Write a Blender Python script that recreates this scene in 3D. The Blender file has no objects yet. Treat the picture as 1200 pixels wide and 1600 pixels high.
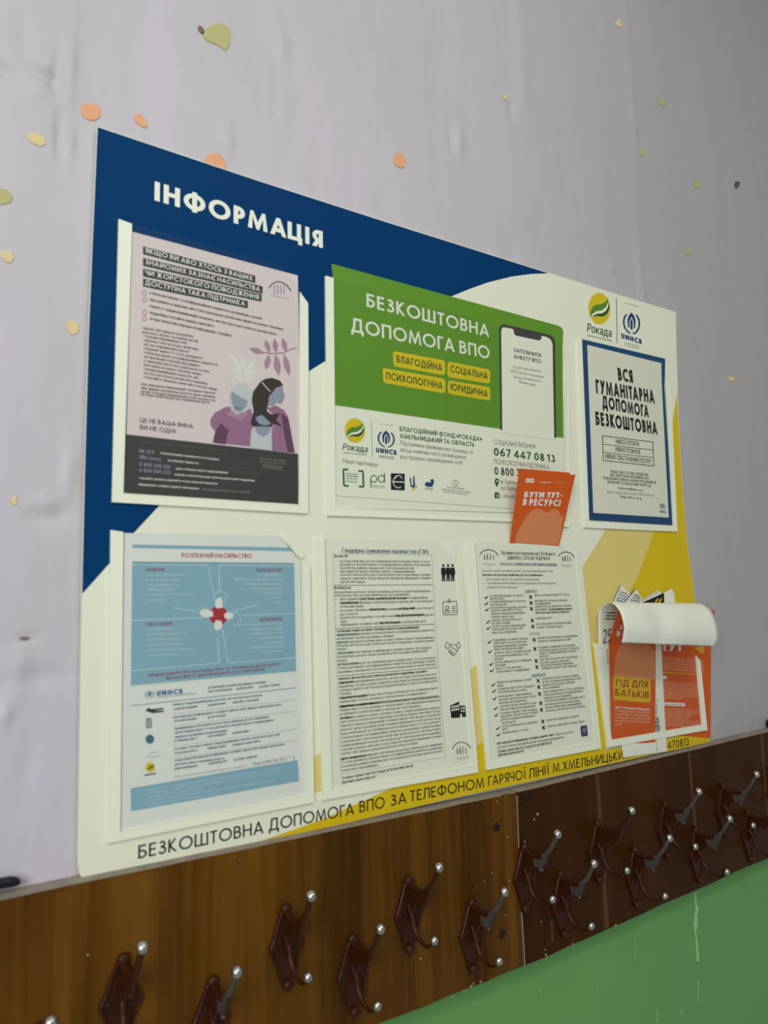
import bpy, math, random
import numpy as np
from mathutils import Vector, Matrix
from mathutils.geometry import tessellate_polygon, delaunay_2d_cdt

random.seed(7)
scene = bpy.context.scene
COL = scene.collection

# ------------------------------------------------------------------ camera
FPX = 1138.33                                   # focal length in pixels of the 1200x1600 frame
CAM = Vector((0.0, -0.808, 1.6))                # 0.80 m in front of the face of the board, eye height
DH = Vector((0.83549771, 0.04812422, 0.54738252))    # wall horizontal, in (right, down, forward) of the camera
DV = Vector((-0.02576551, -0.99163086, 0.12650841))  # wall vertical
DN = DH.cross(DV)                               # out of the wall
cam_d = bpy.data.cameras.new('camera')
cam = bpy.data.objects.new('camera', cam_d)
COL.objects.link(cam)
Rm = Matrix((DH, -DN, DV)) @ Matrix.Diagonal((1, -1, -1))
cam.matrix_world = Matrix.Translation(CAM) @ Rm.to_4x4()
cam_d.sensor_fit = 'AUTO'
cam_d.sensor_width = 36
cam_d.lens = FPX / 1600 * 36
cam_d.clip_start = 0.01
cam_d.dof.use_dof = True
cam_d.dof.focus_distance = 1.22
cam_d.dof.aperture_fstop = 4.5
scene.camera = cam

# ------------------------------------------------------------------ light and exposure
scene.view_settings.view_transform = 'Standard'
scene.view_settings.look = 'None'
scene.view_settings.gamma = 1.0
scene.view_settings.use_curve_mapping = False
scene.view_settings.exposure = 0.0
world = bpy.data.worlds.new('room_daylight')
scene.world = world
world.use_nodes = True
world.node_tree.nodes['Background'].inputs[0].default_value = (0.93, 0.97, 1.0, 1)
world.node_tree.nodes['Background'].inputs[1].default_value = 0.25


def area_light(name, loc, target, sx, sy, power, color):
    d = bpy.data.lights.new(name, 'AREA')
    d.shape = 'RECTANGLE'
    d.size, d.size_y = sx, sy
    d.energy = power
    d.color = color
    o = bpy.data.objects.new(name, d)
    COL.objects.link(o)
    o.location = loc
    o.rotation_euler = (Vector(target) - Vector(loc)).to_track_quat('-Z', 'Y').to_euler()
    return o


area_light('window_light', (-1.25, -1.75, 2.15), (0.35, 0, 1.6), 1.2, 1.3, 34, (0.97, 0.99, 1.0))
area_light('ceiling_lamp', (0.7, -1.5, 3.1), (0.7, -0.6, 1.2), 1.3, 0.35, 12.5, (1.0, 0.98, 0.90))


# ------------------------------------------------------------------ geometry helpers
def P(px, py, off=0.008):
    """A point of the photograph on the plane that stands `off` metres in front of the wall."""
    ray = Vector((px - 600, py - 800, FPX))
    t = -(0.808 - off) / DN.dot(ray)
    X = ray * t
    return Vector((DH.dot(X), -off, 1.6 + DV.dot(X)))


def plane_off(*pts):
    """Distance from the wall along a flat leaf that leans: three (px, py, off) corners fix its plane."""
    a, b, c = (P(*p) for p in pts)
    n = (b - a).cross(c - a)

    def off(x, y):
        d = P(x, y, 0) - CAM
        return -(CAM + d * (n.dot(a - CAM) / n.dot(d))).y
    return off


def crop(x0, y0, s):
    return lambda x, y: (x0 + x / s, y0 + y / s)


k1 = crop(160, 330, 3.3333); k2 = crop(490, 400, 2.9268); k3 = crop(880, 440, 4.0)
k4 = crop(150, 820, 3.1361); k5 = crop(480, 830, 3.8107); k6 = crop(720, 830, 4.1043)
k7 = crop(900, 900, 5.0); k8 = crop(780, 720, 8.5714)
w1 = crop(0, 1300, 3); w3 = crop(700, 1200, 4); w4 = crop(900, 1120, 4)
w5 = crop(0, 0, 2.9625); w6 = crop(400, 0, 1.5)
a6 = crop(230, 260, 4); a7 = crop(890, 440, 7.0588); a8 = crop(510, 630, 4.4444)
s5a = crop(515, 845, 5.4545); s5b = crop(515, 970, 5.4545); s5c = crop(515, 1090, 5.0)
s6a = crop(735, 850, 6.6667); s6b = crop(745, 980, 6.3158)
s4a = crop(195, 830, 4.1379); s4b = crop(195, 1050, 4.1379)
s1a = crop(210, 375, 4.6154); s1b = crop(190, 560, 4.1379)
s3b = crop(920, 680, 8.5714); s2b = crop(760, 490, 7.619)
s7a = crop(940, 900, 6.3158); s7b = crop(940, 1040, 6.6667)
b1 = crop(200, 1170, 2.4); b2 = crop(640, 1140, 2.5)
LAY = 0.00012


class Mesh:
    def __init__(self):
        self.v, self.f, self.m, self.mats, self.sm = [], [], [], [], []

    def mi(self, mat):
        if mat not in self.mats:
            self.mats.append(mat)
        return self.mats.index(mat)

    def add(self, verts, faces, mat, smooth=False):
        n = len(self.v)
        self.v.extend(verts)
        k = self.mi(mat)
        for f in faces:
            self.f.append([n + i for i in f])
            self.m.append(k)
            self.sm.append(smooth)

    def box(self, lo, hi, mat):
        x0, y0, z0 = lo; x1, y1, z1 = hi
        v = [Vector(p) for p in ((x0, y0, z0), (x1, y0, z0), (x1, y1, z0), (x0, y1, z0),
                                 (x0, y0, z1), (x1, y0, z1), (x1, y1, z1), (x0, y1, z1))]
        self.add(v, [(0, 3, 2, 1), (4, 5, 6, 7), (0, 1, 5, 4), (1, 2, 6, 5), (2, 3, 7, 6), (3, 0, 4, 7)], mat)

    def build(self, name, parent=None, origin=None):
        if origin is None:
            if parent is not None:
                origin = Vector(parent['_o'])
            else:
                a = np.array([tuple(p) for p in self.v])
                origin = Vector(((a[:, 0].min() + a[:, 0].max()) / 2, a[:, 1].max(), a[:, 2].min()))
        me = bpy.data.meshes.new(name)
        me.from_pydata([tuple(p - origin) for p in self.v], [], self.f)
        for mt in self.mats:
            me.materials.append(mt)
        me.polygons.foreach_set('material_index', self.m)
        me.polygons.foreach_set('use_smooth', self.sm)
        me.update()
        o = bpy.data.objects.new(name, me)
        COL.objects.link(o)
        o['_o'] = tuple(origin)
        if parent is not None:
            o.parent = parent
            o.location = origin - Vector(parent['_o'])
        else:
            o.location = origin
        return o


def empty(name, loc):
    o = bpy.data.objects.new(name, None)
    COL.objects.link(o)
    o.location = loc
    o.empty_display_size = 0.05
    o['_o'] = tuple(loc)
    return o


def tag(o, label, cat, group=None):
    o['label'] = label
    o['category'] = cat
    if group:
        o['group'] = group
    return o


def cdt(pts):
    n = len(pts)
    vo, eo, fo, *_ = delaunay_2d_cdt([Vector((p[0], p[1])) for p in pts], [(i, (i + 1) % n) for i in range(n)], [], 0, 1e-6)
    lp = [[(p[0], p[1]) for p in pts]]
    out = []
    for f in fo:
        cx = sum(vo[i].x for i in f) / len(f); cy = sum(vo[i].y for i in f) / len(f)
        if _winding(cx, cy, lp) != 0:
            out.append(tuple(f))
    return [(v.x, v.y) for v in vo], out


def tris2d(pts):
    vo, t = cdt(pts)
    if len(vo) == len(pts) and all(math.dist(a, b) < 1e-3 for a, b in zip(vo, pts)):
        return t
    return tessellate_polygon([[Vector((p[0], p[1], 0)) for p in pts]])


class Print:
    """A printed sheet (or the face of the board): ink laid on its surface, measured in the photograph."""

    def __init__(self, m, off):
        self.m = m
        self.k = 0
        self.off = off if callable(off) else (lambda x, y, o=off: o)

    def pt(self, x, y, layer=0):
        return P(x, y, self.off(x, y) + layer * LAY)

    def poly(self, pts, mat, layer=1):
        self.k = (self.k + 1) % 40
        vo, t = cdt(pts)
        v = [self.pt(x, y, layer + self.k * .02) for x, y in vo]
        self.m.add(v, orient(v, t), mat)

    def slab(self, pts, mat, thick=0.0003):
        v = [self.pt(x, y) for x, y in pts]
        b = [p + Vector((0, thick, 0)) for p in v]
        n = len(v)
        t = orient(v, tris2d(pts))
        self.m.add(v + b, [tuple(x) for x in t] + [tuple(n + i for i in reversed(x)) for x in t] +
                   [(i, (i + 1) % n, n + (i + 1) % n, n + i) for i in range(n)], mat)

    def line(self, pts, w, mat, layer=2, closed=False):
        """A drawn line of width w pixels."""
        pts = list(pts)
        if closed:
            pts = pts + [pts[0]]
        for k_, ((ax, ay), (bx, by)) in enumerate(zip(pts, pts[1:])):
            layer = layer + (.22 if k_ % 2 == 0 else -.22)
            dx, dy = bx - ax, by - ay
            L = math.hypot(dx, dy) or 1
            nx, ny = -dy / L * w / 2, dx / L * w / 2
            self.poly([(ax + nx, ay + ny), (bx + nx, by + ny), (bx - nx, by - ny), (ax - nx, ay - ny)], mat, layer)

    def text(self, a, b, cap, s, mat, font='plain', weight=0.17, bold=0, layer=2, slant=0.0, up=None):
        A, B = self.pt(*a, layer), self.pt(*b, layer)
        C = self.pt(a[0], a[1] - cap, layer)
        d = (B - A)
        if up is None:
            h = C.z - A.z
            dd = d.normalized()
            u = Vector((-dd.z, 0, dd.x)) * h
        else:
            u = (self.pt(*up, layer) - A)
        if font == 'plain':
            parts, W = plain_layout(s)
        else:
            parts, W = stroke_layout(s, weight)
        if W <= 0:
            return
        ex = d / W
        shifts = [0] if not bold else [0, bold, -bold]
        for verts, faces in parts:
            for k_, sh in enumerate(shifts):
                A_ = A + Vector((0, -k_ * .00003, 0))
                vv = [A_ + ex * (x + sh + y * slant) + u * y for x, y in verts]
                self.m.add(vv, faces, mat)

    def fill(self, a, b, cap, mat, bold=0, layer=2, aspect=None):
        """A line of running text, words of the leaflet's subject, as many as the line holds."""
        A, B = self.pt(*a, layer), self.pt(*b, layer)
        h = self.pt(a[0], a[1] - cap, layer).z - A.z
        target = (B - A).length / max(h, 1e-6)
        s = ''
        while True:
            s += WORDS[Print.wi % len(WORDS)]
            Print.wi += 1
            if plain_layout(s)[1] > target * 0.93:
                break
            s += ' '
        self.text(a, b, cap, s, mat, bold=bold, layer=layer)

    wi = 0

    def quad(self, tl, tr, br, bl):
        """Returns a map from (u, v) in 0..1 (v down) to the sheet."""
        return lambda u, v: (tl[0] * (1 - u) * (1 - v) + tr[0] * u * (1 - v) + br[0] * u * v + bl[0] * (1 - u) * v,
                             tl[1] * (1 - u) * (1 - v) + tr[1] * u * (1 - v) + br[1] * u * v + bl[1] * (1 - u) * v)


def orient(v, tris):
    out = []
    for t in tris:
        a, b, c = (v[i] for i in t)
        out.append(tuple(t) if (b - a).cross(c - a).y < 0 else tuple(reversed(t)))
    return out


def arc(cx, cy, rx, ry, a0, a1, n=14):
    return [(cx + rx * math.cos(math.radians(a0 + (a1 - a0) * i / n)),
             cy + ry * math.sin(math.radians(a0 + (a1 - a0) * i / n))) for i in range(n + 1)]


def ell(cx, cy, rx, ry, n=24):
    return arc(cx, cy, rx, ry, 0, 360 - 360 / n, n - 1)


def rrect(tl, tr, br, bl, r):
    """Rounded four-sided outline; r is the share of the side used by a corner."""
    pts = [tl, tr, br, bl]
    out = []
    for i in range(4):
        p, q, s = pts[i - 1], pts[i], pts[(i + 1) % 4]
        L1 = math.dist(p, q); L2 = math.dist(q, s)
        r1 = min(r / L1, .5); r2 = min(r / L2, .5)
        A = (q[0] + (p[0] - q[0]) * r1, q[1] + (p[1] - q[1]) * r1)
        Bp = (q[0] + (s[0] - q[0]) * r2, q[1] + (s[1] - q[1]) * r2)
        for k in range(6):
            t = k / 5
            out.append(((1 - t) ** 2 * A[0] + 2 * t * (1 - t) * q[0] + t * t * Bp[0],
                        (1 - t) ** 2 * A[1] + 2 * t * (1 - t) * q[1] + t * t * Bp[1]))
    return out


def lens(a, b, w, n=8):
    """A leaf shape from a to b, w wide."""
    dx, dy = b[0] - a[0], b[1] - a[1]
    L = math.hypot(dx, dy) or 1
    nx, ny = -dy / L, dx / L
    up = [(a[0] + dx * t + nx * w / 2 * math.sin(math.pi * t), a[1] + dy * t + ny * w / 2 * math.sin(math.pi * t))
          for t in [i / n for i in range(n + 1)]]
    dn = [(a[0] + dx * t - nx * w / 2 * math.sin(math.pi * t), a[1] + dy * t - ny * w / 2 * math.sin(math.pi * t))
          for t in [i / n for i in range(n - 1, 0, -1)]]
    return up + dn


# ------------------------------------------------------------------ lettering: small print (filled outlines)
GL = {}
_sc = {}


def _curve(body):
    cu = bpy.data.curves.new('letters', 'FONT')
    cu.body = body
    cu.resolution_u = 2
    o = bpy.data.objects.new('letters', cu)
    COL.objects.link(o)
    dg = bpy.context.evaluated_depsgraph_get()
    c = o.evaluated_get(dg).to_curve(dg)
    loops = []
    for sp in c.splines:
        pts = sp.bezier_points
        n = len(pts)
        lp = []
        for i in range(n):
            a, b = pts[i], pts[(i + 1) % n]
            p0, p1, p2, p3 = a.co, a.handle_right, b.handle_left, b.co
            chord = (p3 - p0).length
            straight = (p1 - p0).length + (p2 - p1).length + (p3 - p2).length < chord * 1.01 + 1e-6
            k = 1 if straight else 3
            for j in range(k):
                t = j / k
                q = p0 * (1 - t) ** 3 + p1 * 3 * t * (1 - t) ** 2 + p2 * 3 * t * t * (1 - t) + p3 * t ** 3
                if not lp or (Vector((q.x, q.y)) - Vector(lp[-1])).length > 1e-4:
                    lp.append((q.x, q.y))
        if len(lp) > 2 and math.dist(lp[0], lp[-1]) < 1e-4:
            lp.pop()
        if len(lp) > 2:
            loops.append(lp)
    o.evaluated_get(dg).to_curve_clear()
    bpy.data.objects.remove(o)
    bpy.data.curves.remove(cu)
    return loops


def _winding(x, y, loops):
    w = 0
    for lp in loops:
        for (x0, y0), (x1, y1) in zip(lp, lp[1:] + lp[:1]):
            if y0 <= y < y1 or y1 <= y < y0:
                t = (y - y0) / (y1 - y0)
                if x0 + t * (x1 - x0) > x:
                    w += 1 if y1 > y0 else -1
    return w


def glyph(ch):
    if ch in GL:
        return GL[ch]
    if 'cap' not in _sc:
        l = _curve('НH')
        ys = [p[1] for q in l for p in q]
        _sc['cap'] = max(ys) - min(ys)
        a = _curve('ІІ'); b = _curve('ІХІ')
        _sc['space'] = 0.30
    cap = _sc['cap']

    def span(loops):
        xs = [p[0] for q in loops for p in q]
        return min(xs), max(xs)
    if ch == ' ':
        GL[ch] = ([], [], 0.32)
        return GL[ch]
    loops = _curve(ch)
    if not loops:
        GL[ch] = ([], [], 0.32)
        return GL[ch]
    x0, x1 = span(loops)
    verts, edges = [], []
    for lp in loops:
        n = len(verts)
        verts += [Vector(p) for p in lp]
        edges += [(n + i, n + (i + 1) % len(lp)) for i in range(len(lp))]
    vo, eo, fo, *_ = delaunay_2d_cdt(verts, edges, [], 0, 1e-5)
    faces = []
    for f in fo:
        cx = sum(vo[i].x for i in f) / len(f); cy = sum(vo[i].y for i in f) / len(f)
        if _winding(cx, cy, loops) != 0:
            a, b, c = (vo[i] for i in f[:3])
            cr = (b.x - a.x) * (c.y - a.y) - (b.y - a.y) * (c.x - a.x)
            faces.append(tuple(f) if cr > 0 else tuple(reversed(f)))
    side = 0.08
    GL[ch] = ([((v.x - x0) / cap + side, v.y / cap) for v in vo], faces, (x1 - x0) / cap + 2 * side)
    return GL[ch]


def plain_layout(s):
    x = 0
    parts = []
    for ch in s:
        v, f, adv = glyph(ch)
        if f:
            parts.append(([(p[0] + x, p[1]) for p in v], f))
        x += adv
    return parts, x


# ------------------------------------------------------------------ lettering: geometric sans capitals (strokes)
def SG(ch, h):
    """Returns (advance width, strokes, ymin, ymax) of a capital; h is half the stroke width, cap height 1."""
    o = 1 - h
    V = lambda x, y0=0.0, y1=1.0: [(x, y0), (x, y1)]
    H = lambda y, x0, x1: [(x0, y), (x1, y)]

    def bowl(x0, x1, y0, y1):
        r = (y1 - y0) / 2
        xm = max(x1 - r, x0 + .02)
        return [(x0, y1)] + arc(xm, (y0 + y1) / 2, x1 - xm, r, 90, -90, 12) + [(x0, y0)]
    m = 0.5
    y0, y1 = 0.0, 1.0
    if ch == 'А': W = .80; S = [[(h * .9, -.1 * 0), (W / 2, 1.0), (W - h * .9, 0)], H(.30, .18, W - .18)]; S[0] = [(h - .04, -.1), (W / 2, 1.02 - h * .3), (W - h + .04, -.1)]
    elif ch == 'Б': W = .58; S = [V(h), H(o, 0, W - .06), bowl(h, W - h, h, .56)]
    elif ch == 'В': W = .58; S = [V(h), bowl(h, W - h - .05, .53, o), bowl(h, W - h, h, .53)]
    elif ch == 'Г': W = .48; S = [V(h), H(o, 0, W)]
    elif ch == 'Д': W = .84; y0 = -.2; S = [[(h + .06, h), (.20, .35), (.26, o)], H(o, .25 - h, W - .1), V(W - .1 - h, 0, 1), H(h, 0, W), V(h, -.2, .05), V(W - h, -.2, .05)]
    elif ch == 'Ж': W = .98; S = [V(W / 2), [(.08, 1.1), (W / 2 - h * .5, .5), (.0, -.12)], [(W - .08, 1.1), (W / 2 + h * .5, .5), (W, -.12)]]
    elif ch == 'Е': W = .50; S = [V(h), H(o, 0, W), H(h, 0, W), H(.52, 0, W - .04)]
    elif ch == 'З': W = .56; S = [arc(.26, .75, .24 - h, .25 - h, 150, -90, 12) + [(.2, .5 + 0)], [(.2, .52)] + arc(.26, .27, .29 - h, .27 - h, 90, -150, 14)]; S[0] = arc(.27, .76, .24 - h, .24 - h, 155, -90, 12) + [(.18, .52 + h)]; S[1] = [(.18, .52 + 0)] + arc(.27, .26 + h / 2, .29 - h, .26 - h / 2, 90, -155, 14)
    elif ch in 'ИЙ': W = .72; S = [V(h), V(W - h), [(h, .04), (W - h, .96)]]
    elif ch in 'ІЇ': W = 2 * h; S = [V(h)]
    elif ch == 'К': W = .62; S = [V(h), [(.56, 1.1), (h * 1.6, .50), (.64, -.12)]]
    elif ch == 'Л': W = .68; S = [[(0, h), (.08, h), (.17, .3), (.20, o)], H(o, .19 - h, W), V(W - h)]; 
    elif ch == 'М': W = .92; S = [[(h * .7, -.1), (.17, .98), (W / 2, .10), (W - .17, .98), (W - h * .7, -.1)]]
    elif ch == 'Н' or ch == 'H': W = .70; S = [V(h), V(W - h), H(.52, h, W - h)]
    elif ch == 'О': W = .98; S = [ell(W / 2, .5, .5 - h, .51 - h, 36)]; S[0] = S[0] + S[0][:2]; y0, y1 = -.02, 1.02
    elif ch == 'П': W = .68; S = [V(h), V(W - h), H(o, 0, W)]
    elif ch == 'Р': W = .54; S = [V(h), bowl(h, W - h, .42, o)]
    elif ch == 'R': W = .58; S = [V(h), bowl(h, W - h - .02, .46, o), [(.24, .46), (.58, -.1)]]
    elif ch == 'С' or ch == 'C': W = .78; S = [arc(.5, .5, .5 - h, .51 - h, 48, 312, 30)]; y0, y1 = -.02, 1.02
    elif ch == 'Т': W = .54; S = [V(W / 2), H(o, 0, W)]
    elif ch == 'У': W = .64; S = [[(h * .6, 1.1), (.33, .36)], [(W - h * .6, 1.1), (.10, -.15)]]
    elif ch == 'Ф': W = .96; S = [ell(W / 2, .5, .48 - h, .37 - h * .3, 32), V(W / 2, -.04, 1.04)]; S[0] = S[0] + S[0][:2]; y0, y1 = -.04, 1.04
    elif ch == 'Х': W = .68; S = [[(h * .3, -.1), (W - h * .8, 1.1)], [(h * .8, 1.1), (W - h * .3, -.1)]]
    elif ch == 'Ц': W = .76; y0 = -.2; S = [V(h), V(W - .06 - h), H(h, 0, W), V(W - h, -.2, .06)]
    elif ch == 'Ч': W = .60; S = [V(W - h), [(h, 1), (h, .68)] + arc(.26 + h * .2, .66, .26 - h * .8, .22, 180, 270, 8) + [(W - h, .44)]]
    elif ch == 'Ш': W = 1.0; S = [V(h), V(W / 2), V(W - h), H(h, 0, W)]
    elif ch == 'Щ': W = 1.06; y0 = -.2; S = [V(h), V(.5), V(1 - h), H(h, 0, W), V(W - h, -.2, .06)]
    elif ch == 'Ь': W = .54; S = [V(h), bowl(h, W - h, h, .56)]
    elif ch == 'Ю': W = 1.22; S = [V(h), H(.52, h, .30), ell(W - .48, .5, .48 - h, .51 - h, 32)]; S[2] = S[2] + S[2][:2]; y0, y1 = -.02, 1.02
    elif ch == 'Я': W = .56; S = [V(W - h)] + [[(W - x, y) for x, y in bowl(h, W - h, .42, o)], [(W - .24, .44), (h * .4, -.1)]]
    elif ch == 'Є': W = .76; S = [arc(.5, .5, .5 - h, .51 - h, 48, 312, 30), H(.5, .1, .55)]; y0, y1 = -.02, 1.02
    elif ch == 'Щ': W = 1.0; S = [V(h)]
    elif ch == 'U': W = .66; S = [[(h, 1), (h, .3)] + arc(W / 2, .32, W / 2 - h, .32 - h, 180, 360, 14) + [(W - h, 1)]]
    elif ch == 'N': W = .74; S = [V(h), V(W - h), [(h, .98), (W - h, .02)]]
    elif ch == '0': W = .58; S = [ell(W / 2, .5, W / 2 - h, .5 - h, 30)]; S[0] = S[0] + S[0][:2]
    elif ch == '1': W = .30; S = [V(W - h), [(0, .76), (W - h, 1 - h * .5)]]
    elif ch == '2': W = .56; S = [arc(.28, .72, .27 - h, .28 - h, 170, -20, 12) + [(h + .02, h)], H(h, 0, W)]
    elif ch == '3': W = .54; S = [arc(.26, .75, .23 - h, .25 - h, 155, -90, 12), arc(.26, .27, .28 - h, .27 - h, 90, -155, 14)]
    elif ch == '4': W = .62; S = [[(W - .14 - h, 0), (W - .14 - h, .94), (.04, .28)], H(.26, 0, W)]
    elif ch == '5': W = .56; S = [H(o, .14, W - .04), [(.15, o), (.08, .56)], [(.08, .55)] + arc(.26, .31, .29 - h, .31 - h, 110, -150, 16)]
    elif ch == '6': W = .60; S = [ell(.30, .31, .30 - h, .31 - h, 26), [(.08, .46), (.46, 1.06)]]; S[0] = S[0] + S[0][:2]
    elif ch == '7': W = .54; S = [H(o, 0, W), [(W - h, o), (.12, -.1)]]
    elif ch == '8': W = .56; S = [ell(.28, .74, .23 - h, .26 - h, 24), ell(.28, .27, .28 - h, .27 - h, 26)]; S = [q + q[:2] for q in S]
    elif ch == '9': W = .60; S = [ell(.30, .69, .30 - h, .31 - h, 26), [(.52, .54), (.14, -.06)]]; S[0] = S[0] + S[0][:2]
    elif ch == '.': W = 2 * h; S = [V(h, 0, 2 * h)]
    elif ch == '-': W = .30; S = [H(.42, 0, W)]
    elif ch == '«': W = .46; S = [[(.22, .75), (.04, .45), (.22, .15)], [(.42, .75), (.24, .45), (.42, .15)]]
    elif ch == '»': W = .46; S = [[(.04, .75), (.22, .45), (.04, .15)], [(.24, .75), (.42, .45), (.24, .15)]]
    else: return .34, [], 0, 1
    if ch == 'Й': S = S + [arc(W / 2, 1.26, .17, .12, 200, 340, 8)]; y1 = 1.4
    if ch == 'Ї':
        W = .34; S = [V(.17), V(.06, 1.12, 1.12 + 2 * h), V(.28, 1.12, 1.12 + 2 * h)]; y1 = 1.5
    return W, S, y0, y1


def clip_y(poly, ylo, yhi):
    for lim, sgn in ((ylo, 1), (yhi, -1)):
        out = []
        for i in range(len(poly)):
            a, b = poly[i - 1], poly[i]
            ia, ib = (a[1] - lim) * sgn >= 0, (b[1] - lim) * sgn >= 0
            if ia != ib:
                t = (lim - a[1]) / (b[1] - a[1])
                out.append((a[0] + t * (b[0] - a[0]), lim))
            if ib:
                out.append(b)
        poly = out
        if len(poly) < 3:
            return []
    return poly


SCACHE = {}


def stroke_glyph(ch, w):
    key = (ch, round(w, 3))
    if key in SCACHE:
        return SCACHE[key]
    h = w / 2
    W, S, ya, yb = SG(ch, h)
    verts, faces = [], []
    for st in S:
        pts = [p for i, p in enumerate(st) if i == 0 or math.dist(p, st[i - 1]) > 1e-5]
        n = len(pts)
        if n < 2:
            continue
        L, R = [], []
        for i in range(n):
            d1 = Vector(pts[i]) - Vector(pts[i - 1]) if i > 0 else None
            d2 = Vector(pts[i + 1]) - Vector(pts[i]) if i < n - 1 else None
            d1 = (d1 if d1 is not None else d2).normalized()
            d2 = (d2 if d2 is not None else d1).normalized()
            n1 = Vector((-d1.y, d1.x)); n2 = Vector((-d2.y, d2.x))
            mt = n1 + n2
            mt = mt.normalized() if mt.length > 1e-4 else n1
            k = min(h / max(mt.dot(n1), .25), 3 * h)
            L.append((pts[i][0] + mt.x * k, pts[i][1] + mt.y * k))
            R.append((pts[i][0] - mt.x * k, pts[i][1] - mt.y * k))
        for i in range(n - 1):
            q = clip_y([R[i], R[i + 1], L[i + 1], L[i]], ya, yb)
            if q:
                b = len(verts)
                verts += q
                faces.append(tuple(range(b, b + len(q))))
    if faces:
        quads = [[verts[i] for i in f] for f in faces]
        vv, ee = [], []
        for qd in quads:
            b = len(vv)
            vv += [Vector(p) for p in qd]
            ee += [(b + i, b + (i + 1) % len(qd)) for i in range(len(qd))]
        vo, eo, fo, *_ = delaunay_2d_cdt(vv, ee, [], 0, 1e-5)

        def inside(x, y, qd):
            sg = 0
            for (x0, y0), (x1, y1) in zip(qd, qd[1:] + qd[:1]):
                c = (x1 - x0) * (y - y0) - (y1 - y0) * (x - x0)
                if abs(c) < 1e-9:
                    continue
                if sg == 0:
                    sg = 1 if c > 0 else -1
                elif (c > 0) != (sg > 0):
                    return False
            return True
        verts = [(v.x, v.y) for v in vo]
        out = []
        for f in fo:
            cx = sum(verts[i][0] for i in f) / len(f); cy = sum(verts[i][1] for i in f) / len(f)
            if any(inside(cx, cy, qd) for qd in quads):
                a, b, c = (verts[i] for i in f[:3])
                cr = (b[0] - a[0]) * (c[1] - a[1]) - (b[1] - a[1]) * (c[0] - a[0])
                out.append(tuple(f) if cr > 0 else tuple(reversed(f)))
        faces = out
    SCACHE[key] = (verts, faces, W)
    return SCACHE[key]


def stroke_layout(s, w):
    x = 0
    parts = []
    gap = 0.11 + w * .22
    for i, ch in enumerate(s):
        if ch == ' ':
            x += .26
            continue
        v, f, W = stroke_glyph(ch, w)
        g = gap
        if i + 1 < len(s) and s[i:i + 2] in ('ГА', 'РА', 'ТА', 'АТ', 'АЦ', 'РТ', 'УТ', 'ТУ', 'ОЛ', 'ДЛ'):
            g = gap * .45
        if f:
            parts.append(([(p[0] + x, p[1]) for p in v], f))
        x += W + g
    return parts, x - gap


WORDS = ('насильство це будь-який вид дії що спрямована проти людини через її стать допомога є безкоштовною та '
         'конфіденційною зверніться до фахівців служби підтримки у вашому місті постраждала особа має право на захист '
         'безпеку повагу і недискримінацію поясніть які послуги доступні не розпитуйте подробиць слухайте уважно '
         'запитайте згоду перш ніж передати інформацію телефон гарячої лінії працює цілодобово для всіх жінок чоловіків '
         'дітей та родин переміщених осіб').split()


# ------------------------------------------------------------------ materials
def srgb(r, g, b):
    f = lambda c: (c / 255 / 12.92) if c / 255 <= .04045 else ((c / 255 + .055) / 1.055) ** 2.4
    return (f(r), f(g), f(b), 1)


def mat(name, col, rough=.5, spec=.22, metal=0.0, bump=0.0, bscale=200.0, vary=0.0, vscale=30.0, coat=0.0):
    m = bpy.data.materials.new(name)
    m.use_nodes = True
    nt = m.node_tree
    p = nt.nodes['Principled BSDF']
    p.inputs['Base Color'].default_value = col
    p.inputs['Roughness'].default_value = rough
    p.inputs['Specular IOR Level'].default_value = spec
    p.inputs['Metallic'].default_value = metal
    p.inputs['Coat Weight'].default_value = coat
    p.inputs['Coat Roughness'].default_value = .12
    tc = nt.nodes.new('ShaderNodeTexCoord')
    if vary:
        n = nt.nodes.new('ShaderNodeTexNoise')
        n.inputs['Scale'].default_value = vscale
        n.inputs['Detail'].default_value = 4
        nt.links.new(tc.outputs['Object'], n.inputs['Vector'])
        hv = nt.nodes.new('ShaderNodeHueSaturation')
        hv.inputs['Color'].default_value = col
        mr = nt.nodes.new('ShaderNodeMapRange')
        mr.inputs['To Min'].default_value = 1 - vary
        mr.inputs['To Max'].default_value = 1 + vary
        nt.links.new(n.outputs['Fac'], mr.inputs['Value'])
        nt.links.new(mr.outputs['Result'], hv.inputs['Value'])
        nt.links.new(hv.outputs['Color'], p.inputs['Base Color'])
    if bump:
        n2 = nt.nodes.new('ShaderNodeTexNoise')
        n2.inputs['Scale'].default_value = bscale
        nt.links.new(tc.outputs['Object'], n2.inputs['Vector'])
        bp = nt.nodes.new('ShaderNodeBump')
        bp.inputs['Strength'].default_value = bump
        bp.inputs['Distance'].default_value = .001
        nt.links.new(n2.outputs['Fac'], bp.inputs['Height'])
        nt.links.new(bp.outputs['Normal'], p.inputs['Normal'])
    return m


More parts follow.
